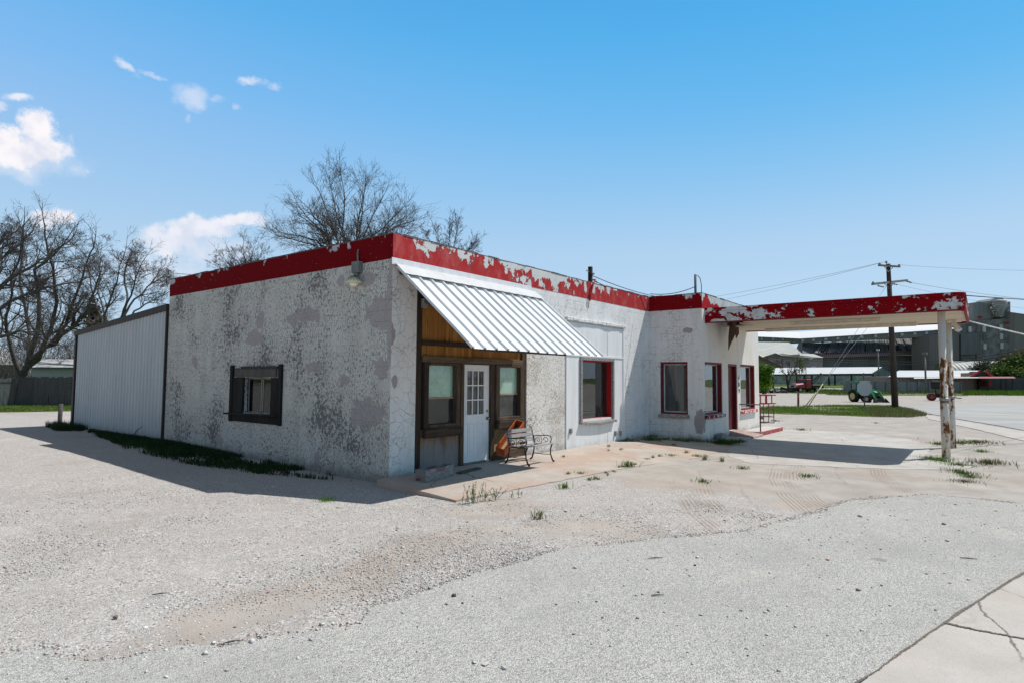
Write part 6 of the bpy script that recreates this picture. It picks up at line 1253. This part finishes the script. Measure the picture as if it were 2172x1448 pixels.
# ------------------------------------------------------------------ grass and weeds
GRM=tinted('grass blades',.7,1,.2)
def blades(name,P_,h,w_,cols,seed,lean=.35,parent=None):
    rs=np.random.RandomState(seed); n=len(P_); a=rs.rand(n)*6.283; dx=np.stack([np.cos(a),np.sin(a),np.zeros(n)],1); ln=np.abs(rs.normal(size=(n,1)))*lean
    b=rs.rand(n)*6.283; ld=np.stack([np.cos(b),np.sin(b),np.zeros(n)],1); hh=(h*(.45+.8*rs.rand(n)))[:,None] if not hasattr(h,'__len__') else np.asarray(h)[:,None]
    up=np.array([[0,0,1.]]); ww=w_*(.7+.6*rs.rand(n,1)); p0=P_-dx*ww; p1=P_+dx*ww; m=P_+up*hh*.55+ld*ln*hh*.35; tip=P_+up*hh*(1-.25*ln)+ld*ln*hh
    v=np.stack([p0,p1,m+dx*ww*.7,m-dx*ww*.7,tip],1).reshape(-1,3); i=np.arange(n)*5; q=np.stack([i,i+1,i+2,i+3],1); t=np.stack([i+3,i+2,i+4],1)
    mixv=np.clip(fbm(P_[:,0]*1.3+60,P_[:,1]*1.3+60,seed)*1.6-.3+rs.normal(size=n)*.25,0,1)[:,None]; k=np.array(cols[0])*(1-mixv)+np.array(cols[1])*mixv
    if len(cols)>2: d=rs.rand(n)<cols[3]; k[d]=np.array(cols[2])*(.7+.6*rs.rand(d.sum(),1))
    col=np.concatenate([np.repeat(k,5,0),np.ones((5*n,1))],1); return fast_mesh(name,v,[q,t],GRM,parent,col)
def scatter(poly,n,seed,dens=None):
    rs=np.random.RandomState(seed); a=np.array(poly); lo=a.min(0); hi=a.max(0); out=np.zeros((0,2))
    while len(out)<n:
        q=lo+(hi-lo)*rs.rand(n*3,2); m=in_poly(q[:,0],q[:,1],poly)
        if dens is not None: m&=rs.rand(len(q))<dens(q[:,0],q[:,1])
        out=np.concatenate([out,q[m]])
        if not m.any(): break
    out=out[:n]; return np.concatenate([out,gz(out[:,0],out[:,1])[:,None]],1)
DG=((.012,.030,.008),(.030,.065,.018),(.10,.09,.05),.06); GG=((.085,.165,.02),(.20,.30,.045),(.25,.22,.11),.10); DRY=((.13,.12,.05),(.27,.23,.12),(.10,.15,.03),.25)
dn1=lambda x,y:np.clip((fbm(x*1.6+30,y*.9+30,5)-.34)*3.2,0,1)*np.clip(1.15+x*.75,0.05,1)
o=blades('grass',scatter([(-.06,.5),(-.45,1.4),(-1.0,3.0),(-1.4,5.0),(-1.4,8.0),(-.9,10.5),(-.5,13.5),(-.1,14.5),(-.04,9.0),(-.02,3)],17000,41,dn1),.105,.008,DG,41); tag(o,'dark green weeds and grass along the foot of the shaded side wall','grass',kind='stuff')
o=blades('grass',scatter([(-.9,15.0),(-.4,14.4),(.0,15),(0,17.4),(-.5,17.6)],1500,42),.22,.007,DG,42); tag(o,'dark weed patch around the shed corner and timber post','grass',kind='stuff')
isl=groundpoly([(1600,866),(1660,863),(1760,861),(1890,862),(1935,870),(1965,880),(1930,884),(1840,883),(1740,879),(1600,876)])
GSOIL=plain('grassy soil',(.15,.155,.06),.95,var=.6,scale=1.2,bump=0)
sheet('grass_verge',rough_line(isl+[isl[0]],.25,.3,51)[:-1],lambda x,y:gzs(x,y)+.025,GSOIL,.05)
di=lambda x,y:np.clip((fbm(x*.35+30,y*.35+30,8)-.30)*4,0,1)
o=blades('grass',scatter(isl,17000,43,di),.2,.012,GG,43); tag(o,'green grass island around the utility pole','grass',kind='stuff')
isr=groundpoly([(1830,872),(1890,865),(1940,872),(1968,881),(1930,885),(1850,884)]); o=blades('grass',scatter(isr,4200,44),.26,.012,DRY,44); tag(o,'dry straw coloured grass at the foot of the utility pole','grass',kind='stuff')
lw=groundpoly([(-60,862),(240,862.5),(240,867),(160,871),(60,873),(-60,874)]); sheet('lawn_strip',lw,lambda x,y:gzs(x,y)+.03,plain('lawn soil',(.08,.11,.02),.95,var=.5,scale=1.5,bump=0),.05)
o=blades('grass',scatter(lw,9000,45),.13,.012,((.06,.12,.012),(.15,.22,.03),(.28,.25,.12),.12),45); tag(o,'bright green lawn strip before the board fence','grass',kind='stuff')
vg=groundpoly([(1585,833),(1660,832.5),(1740,833),(1760,837),(1830,838.5),(1920,838),(2045,839),(2060,837),(2250,838),(2250,832.5),(2100,829),(2050,829),(1900,828.5),(1795,828.5),(1790,824.5),(1590,822)])
VGM=Mt('far verge'); n=VGM.noise(None,.35,7,.75); VGM=VGM.done(VGM.ramp(n,[(.34,(.035,.06,.012)),(.47,(.09,.125,.022)),(.58,(.19,.17,.09)),(.7,(.13,.16,.03))]),.95)
sheet('far_verge',rough_line(vg+[vg[0]],.5,1.2,52)[:-1],lambda x,y:gzs(x,y)+.06,VGM,.1)
o=blades('grass',scatter(vg,15000,46,lambda x,y:np.clip((fbm(x*.1+30,y*.1+30,9)-.33)*4,0,1)),.5,.04,((.04,.085,.010),(.12,.20,.02),(.24,.21,.11),.2),46); tag(o,'tall weeds and grass along the far side of the street','grass',kind='stuff')
mound=groundpoly([(2040,838),(2260,839),(2260,832),(2100,830),(2060,832)]); o=blades('grass',scatter(mound,6000,47),.9,.05,((.05,.10,.010),(.13,.24,.02)),47); tag(o,'bright green low growth in front of the cookers','ground cover',kind='stuff')
bk=groundpoly([(1640,820.5),(1790,820.5),(1790,814),(1640,813)]); sheet('rail_bank',bk,lambda x,y:gzs(x,y)+.1,VGM,.2); 
# weed tufts: each its own thing
def tuft_proto(n,h,spread,cols,seed,name='weed_tuft'):
    rs=np.random.RandomState(seed); r=np.abs(rs.normal(size=n))*spread; a=rs.rand(n)*6.283; P_=np.stack([r*np.cos(a),r*np.sin(a),np.zeros(n)],1); o=blades(name,P_,h,.0045,cols,seed,.55); return o
def stalky(n,h,seed):
    """upright leggy weed: thin stems with short side leaves"""
    rs=np.random.RandomState(seed); P_=[];H_=[]
    mb=MB(); r_=random.Random(seed)
    for i in range(n):
        b=Vector((r_.gauss(0,.07),r_.gauss(0,.07),0)); hh=h*r_.uniform(.5,1.1); t=b+Vector((r_.gauss(0,.05),r_.gauss(0,.05),hh)); mb.tube([b,b.lerp(t,.5)+Vector((r_.gauss(0,.01),0,0)),t],[.004,.003,.002],3,cap=False)
        for k in range(int(16*hh/h)):
            f=r_.uniform(.08,1); q=b.lerp(t,f); an=r_.uniform(0,6.28); l=.045*(1.1-f*.6); d=Vector((math.cos(an)*l,math.sin(an)*l,l*.9)); s_=Vector((-math.sin(an),math.cos(an),0))*.006; mb.add([q,q+d*.5+s_,q+d,q+d*.5-s_],[(0,1,2,3)])
    return mb.build('weed_tuft',plain('leggy weed green',(.085,.13,.03),.8,var=.35,scale=30,bump=0))
WG='small weed tufts in the cracks of the paving'
protos=[tuft_proto(46,.085,.05,((.06,.13,.018),(.15,.24,.04),(.25,.21,.1),.15),61),tuft_proto(70,.06,.09,((.05,.115,.014),(.13,.22,.035)),62),tuft_proto(36,.11,.04,((.10,.13,.04),(.20,.21,.08),(.28,.24,.13),.3),63)]
used=[False]*3
def put(px,py,k,s,label=None,group=WG,rz=None):
    q=ground_at(px,py)
    if in_poly(np.array([q.x]),np.array([q.y]),APRON)[0]: q.z=apz(q.x,q.y)
    else: q.z+=.008
    if not used[k]: o=protos[k]; used[k]=True
    else: o=protos[k].copy(); COL.objects.link(o)
    o.location=q; o.scale=(s,s,s*.8); o.rotation_euler=(0,0,rnd.uniform(0,6.28)); tag(o,label or 'small green weed tuft in a crack between the concrete slabs before the station','weed',group); return o
WL='small green weed tuft in a crack between the concrete slabs before the station'
line=[(1205,1008),(1232,1006),(1262,1016),(1285,1003),(1302,1000),(1312,992),(1345,986),(1372,975),(1385,972),(1400,969),(1425,968),(1455,962),(1340,990),(1322,991),(1290,1008),(1252,1018)]
for i,(x,y) in enumerate(line): put(x,y,(0,1,2)[i%3],rnd.uniform(.7,1.15),WL)
for i,(x,y) in enumerate([(1195,977),(1290,962),(1318,960),(1332,940),(1345,944),(1292,955),(1270,1017),(1400,942),(1430,948)]): put(x,y,(0,2)[i%2],rnd.uniform(.6,1.0),WL)
for (x,y,k,s,lb) in [(1330,990,0,2.3,'biggest bright grass tuft in the slab joint before the boarding'),(1197,1035,0,1.7,'lone grass tuft at the edge of the pink slab near the gravel'),(1491,1022,1,1.5,'flat dark weed between the tyre tracks'),(1714,1011,1,1.7,'yellow green flat weed alone in the middle of the dirt lot'),(1574,994,1,1.5,'weed patch in the dirt nearest the canopy shadow edge'),(1496,975,2,2.0,'grey green weed beside the slab end under the office window'),(1530,978,2,1.7,'straggly weed right of the grey green one by the slab end'),(1480,968,1,1.4,'low weed at the corner of the slab joint'),(1145,1100,2,1.6,'dry brownish weed lying on the gravel near the asphalt'),(1700,912,1,2.0,'weed patch beyond the shadow of the canopy'),(1650,909,1,1.6,'weed on the red step end'),(1858,897,1,1.2,'tiny weed in the pale lot right of centre'),(1645,893,1,2.0,'weed under the red rack')]: put(x,y,k,s,lb,None)
lf=[tuft_proto(240,.13,.20,((.05,.13,.014),(.13,.25,.03)),71,'weed_patch'),tuft_proto(240,.12,.22,((.09,.085,.035),(.18,.15,.07),(.08,.12,.02),.3),72,'weed_patch'),tuft_proto(300,.11,.25,((.05,.11,.015),(.13,.21,.035),(.2,.19,.09),.15),73,'weed_patch')]
def patch(k,px,py,sx,sy,sz,label,first=[0,0,0]):
    q=ground_at(px,py); o=lf[k] if not first[k] else lf[k].copy()
    if first[k]: COL.objects.link(o)
    first[k]=1; o.location=q+Vector((0,0,.006)); o.rotation_euler=(0,0,math.atan2(RH.y,RH.x)); o.scale=(sx,sy,sz*.62); tag(o,label,'weed')
patch(0,1975,974,.9,1.1,1.3,'dark green weed clump left of the front canopy post'); patch(0,1998,977,1.0,1.1,1.3,'dark green weed clump at the foot of the front canopy post'); patch(2,2035,986,1.2,1.2,.9,'paler weed trail right of the front canopy post')
patch(2,1992,942,.8,1.2,1.2,'weed clump left of the rear canopy post'); patch(2,2040,940,2.2,1.6,1.3,'long weed bed right of the rear canopy post'); patch(1,2075,938,2.0,1.6,1.3,'brownish end of the weed bed right of the rear post')
patch(0,2082,958,.7,.8,1.1,'lone dark green weed in the gravel right of the posts'); patch(1,2100,984,1.6,1.2,1.9,'dry brown weed clump near the right edge'); patch(2,2042,1004,.7,1.5,1.4,'light green weed in the pale concrete patch'); patch(2,2058,1012,.7,.8,.9,'small green weed beside the light green one'); patch(1,2048,1022,.9,.8,.7,'dry flat weed below the light green one')
patch(0,693,1062,.55,.55,.8,'bright green weed half in the shadow tip on the gravel')
o=blades('grass',scatter([(8.4,-.05),(10.80,-.05),(10.80,-1.85),(11.6,-1.95),(11.5,-2.9),(10.4,-2.7),(10.2,-.9),(8.6,-.25)],2600,74,lambda x,y:np.clip((fbm(x*1.5+9,y*1.5+9,4)-.36)*3.5,0,1))+np.array([0,0,.06]),.12,.006,((.02,.06,.008),(.06,.13,.02)),74); tag(o,'green weeds at the foot of the shaded office corner','grass',kind='stuff')
s1=stalky(16,.34,81); s1.location=(-.20,-2.2,-.09); tag(s1,'tall leggy weed at the corner of the slab, taller of two','weed'); s2=stalky(9,.2,82); s2.location=(.12,-2.35,-.09); tag(s2,'shorter leggy weed right of the tall one at the slab corner','weed'); s3=stalky(4,.12,83); s3.location=(.55,-2.5,-.09); tag(s3,'sparse little weed in the gravel off the slab edge','weed')
# dead branch by the shed
mb=MB(); mb.tube([(-.35,9.6,.03),(-.3,10.6,.06),(-.28,11.6,.05),(-.4,12.6,.04)],[.03,.025,.02,.012],6); mb.tube([(-.3,10.6,.06),(-.28,10.3,.3),(-.2,10.15,.42)],[.018,.012,.006],5); tag(mb.build('dead_branch',BARK),'thin dead branch lying on the weeds before the metal lean-to','branch')

# ------------------------------------------------------------------ loose stones
def pebbles(name,P_,size,seed,label,flat=.6):
    rs=np.random.RandomState(seed); n=len(P_); base=np.array([[1,0,0],[0,1,0],[-1,0,0],[0,-1,0],[0,0,1],[0,0,-1],[.7,.7,.45],[-.7,.7,.4],[-.7,-.7,.5],[.7,-.7,.4]],float)
    s=size*np.exp(rs.normal(size=(n,1))*.42); jit=1+.25*rs.normal(size=(n,10,1)); an=rs.rand(n)*6.283; c,sn=np.cos(an),np.sin(an); v=base[None]*jit*s[:,:,None]*np.array([[1.15,.85,flat]])
    x=v[:,:,0]*c[:,None]-v[:,:,1]*sn[:,None]; y=v[:,:,0]*sn[:,None]+v[:,:,1]*c[:,None]; v=np.stack([x,y,v[:,:,2]],-1)+P_[:,None]; v[:,:,2]+=(s*flat*.25)
    tri=np.array([[6,4,0],[0,4,9],[9,4,3],[3,4,8],[8,4,2],[2,4,7],[7,4,1],[1,4,6],[6,0,5],[0,9,5],[9,3,5],[3,8,5],[8,2,5],[2,7,5],[7,1,5],[1,6,5]])
    f=(tri[None]+(np.arange(n)*10)[:,None,None]).reshape(-1,3); pal=np.array([(.62,.60,.57),(.50,.48,.45),(.70,.69,.67),(.34,.31,.29),(.42,.27,.21),(.46,.38,.32),(.16,.15,.14),(.56,.53,.49),(.36,.18,.13)]); pr=[.25,.22,.16,.08,.06,.1,.03,.08,.02]
    k=pal[rs.choice(len(pal),n,p=pr)]*(.85+.3*rs.rand(n,1)); col=np.concatenate([np.repeat(k,10,0),np.ones((10*n,1))],1)
    o=fast_mesh(name,v.reshape(-1,3),f,tinted(name+' stone',.9),None,col); tag(o,label,'gravel',kind='stuff'); return o
def camr(x,y): return np.hypot(x-CAM.x,y-CAM.y)
notas=lambda x,y:~in_poly(np.asarray(x),np.asarray(y),ASPH+[(5.4,-9.6),(4.5,-11.5),(-9.4,-11.5),(-9.4,-3.3)])
dfg=lambda x,y:notas(x,y)*np.clip(6.5/camr(x,y),0,1)**2*np.clip((fbm(x*1.1+20,y*1.1+20,6)-.33)*3.4,.06,1)*np.clip(1-.75*np.exp(-((x+4.6)**2/.9+(y+3.85)**2/.1)),0,1)
GP=[(-8.5,-3.2),(-7.5,2),(-4,4.5),(-.8,4),(-.4,-1.5),(.5,-2.6),(2.5,-2.7),(2.0,-6.2),(-.2,-5.7),(-3.9,-4.4),(-5.2,-4.2),(-5.9,-3.6),(-6.2,-3.1)]
pebbles('gravel',scatter(GP,60000,91,dfg),.0046,91,'loose mixed gravel over the lot')
ed=np.array(rough_line(ASPH[1:],.05,.008,95)); rs=np.random.RandomState(96); pk=ed[rs.randint(0,len(ed),3200)]+rs.normal(size=(3200,2))*np.array([[.05,.05]])+np.array([[.02,.03]])
pebbles('gravel',np.concatenate([pk,(gz(pk[:,0],pk[:,1])+.006)[:,None]],1),.0055,97,'crumbled stones along the broken asphalt edge')
aspoly=ASPH+[(5.4,-9.6),(3.0,-8.9),(-1.35,-8.1),(-2.8,-7.7),(-6.4,-6.0)]
sp=scatter(aspoly,330,98); sp[:,2]+=.012; pebbles('gravel',sp,.009,98,'scattered stray stones on the asphalt')
for i,(px,py,l,an,lb) in enumerate([(1390,1186,.17,.2,'dark twig lying on the asphalt below the dirt lot'),(2055,1187,.16,-.3,'grey twig on the asphalt near the right edge'),(340,1263,.13,.4,'dark stick on the gravel at left'),(1395,1266,.12,.15,'pale twig on the asphalt in the middle foreground'),(490,1366,.1,.5,'pale stick at the broken asphalt edge')]):
    q=ground_at(px,py)+Vector((0,0,.02)); d=RH*math.cos(an)+FH*math.sin(an); mb=MB(); mb.tube([q-d*l/2,q+FH*.01,q+d*l/2],[.004,.006,.003],5); tag(mb.build('twig',BARK if i in (0,2) else BARKP),lb,'twig')
q=ground_at(1030,1412)+Vector((0,0,.016)); mb=MB(); mb.box(q-RH*.04-Vector((0,.015,0)),q+RH*.04+Vector((0,.015,.004)))
tag(mb.build('flat_stone',plain('pale flat stone',(.48,.47,.42),.9)),'pale flat stone chip on the asphalt at the bottom','stone')
for (px,py,r,lb) in [(963,1266,.022,'dark stone at the meeting of asphalt cracks'),(1474,1201,.014,'dark reddish stone on the asphalt right of the twig'),(632,1399,.013,'white stone on the asphalt in the left foreground'),(245,1312,.02,'brown stone chip in the gravel at left')]:
    q=ground_at(px,py); bm=bmesh.new(); bmesh.ops.create_icosphere(bm,subdivisions=2,radius=r)
    for v in bm.verts: v.co*=1+.25*(rnd.random()-.5); v.co.z*=.7
    me=bpy.data.meshes.new('stone'); bm.to_mesh(me); bm.free(); me.materials.append(plain('stone '+lb[:5],(.08,.07,.065) if 'dark' in lb else ((.6,.59,.57) if 'white' in lb else (.2,.13,.09)),.9)); o=bpy.data.objects.new('stone',me); COL.objects.link(o); o.location=q+Vector((0,0,.01+r*.4)); tag(o,lb,'stone')
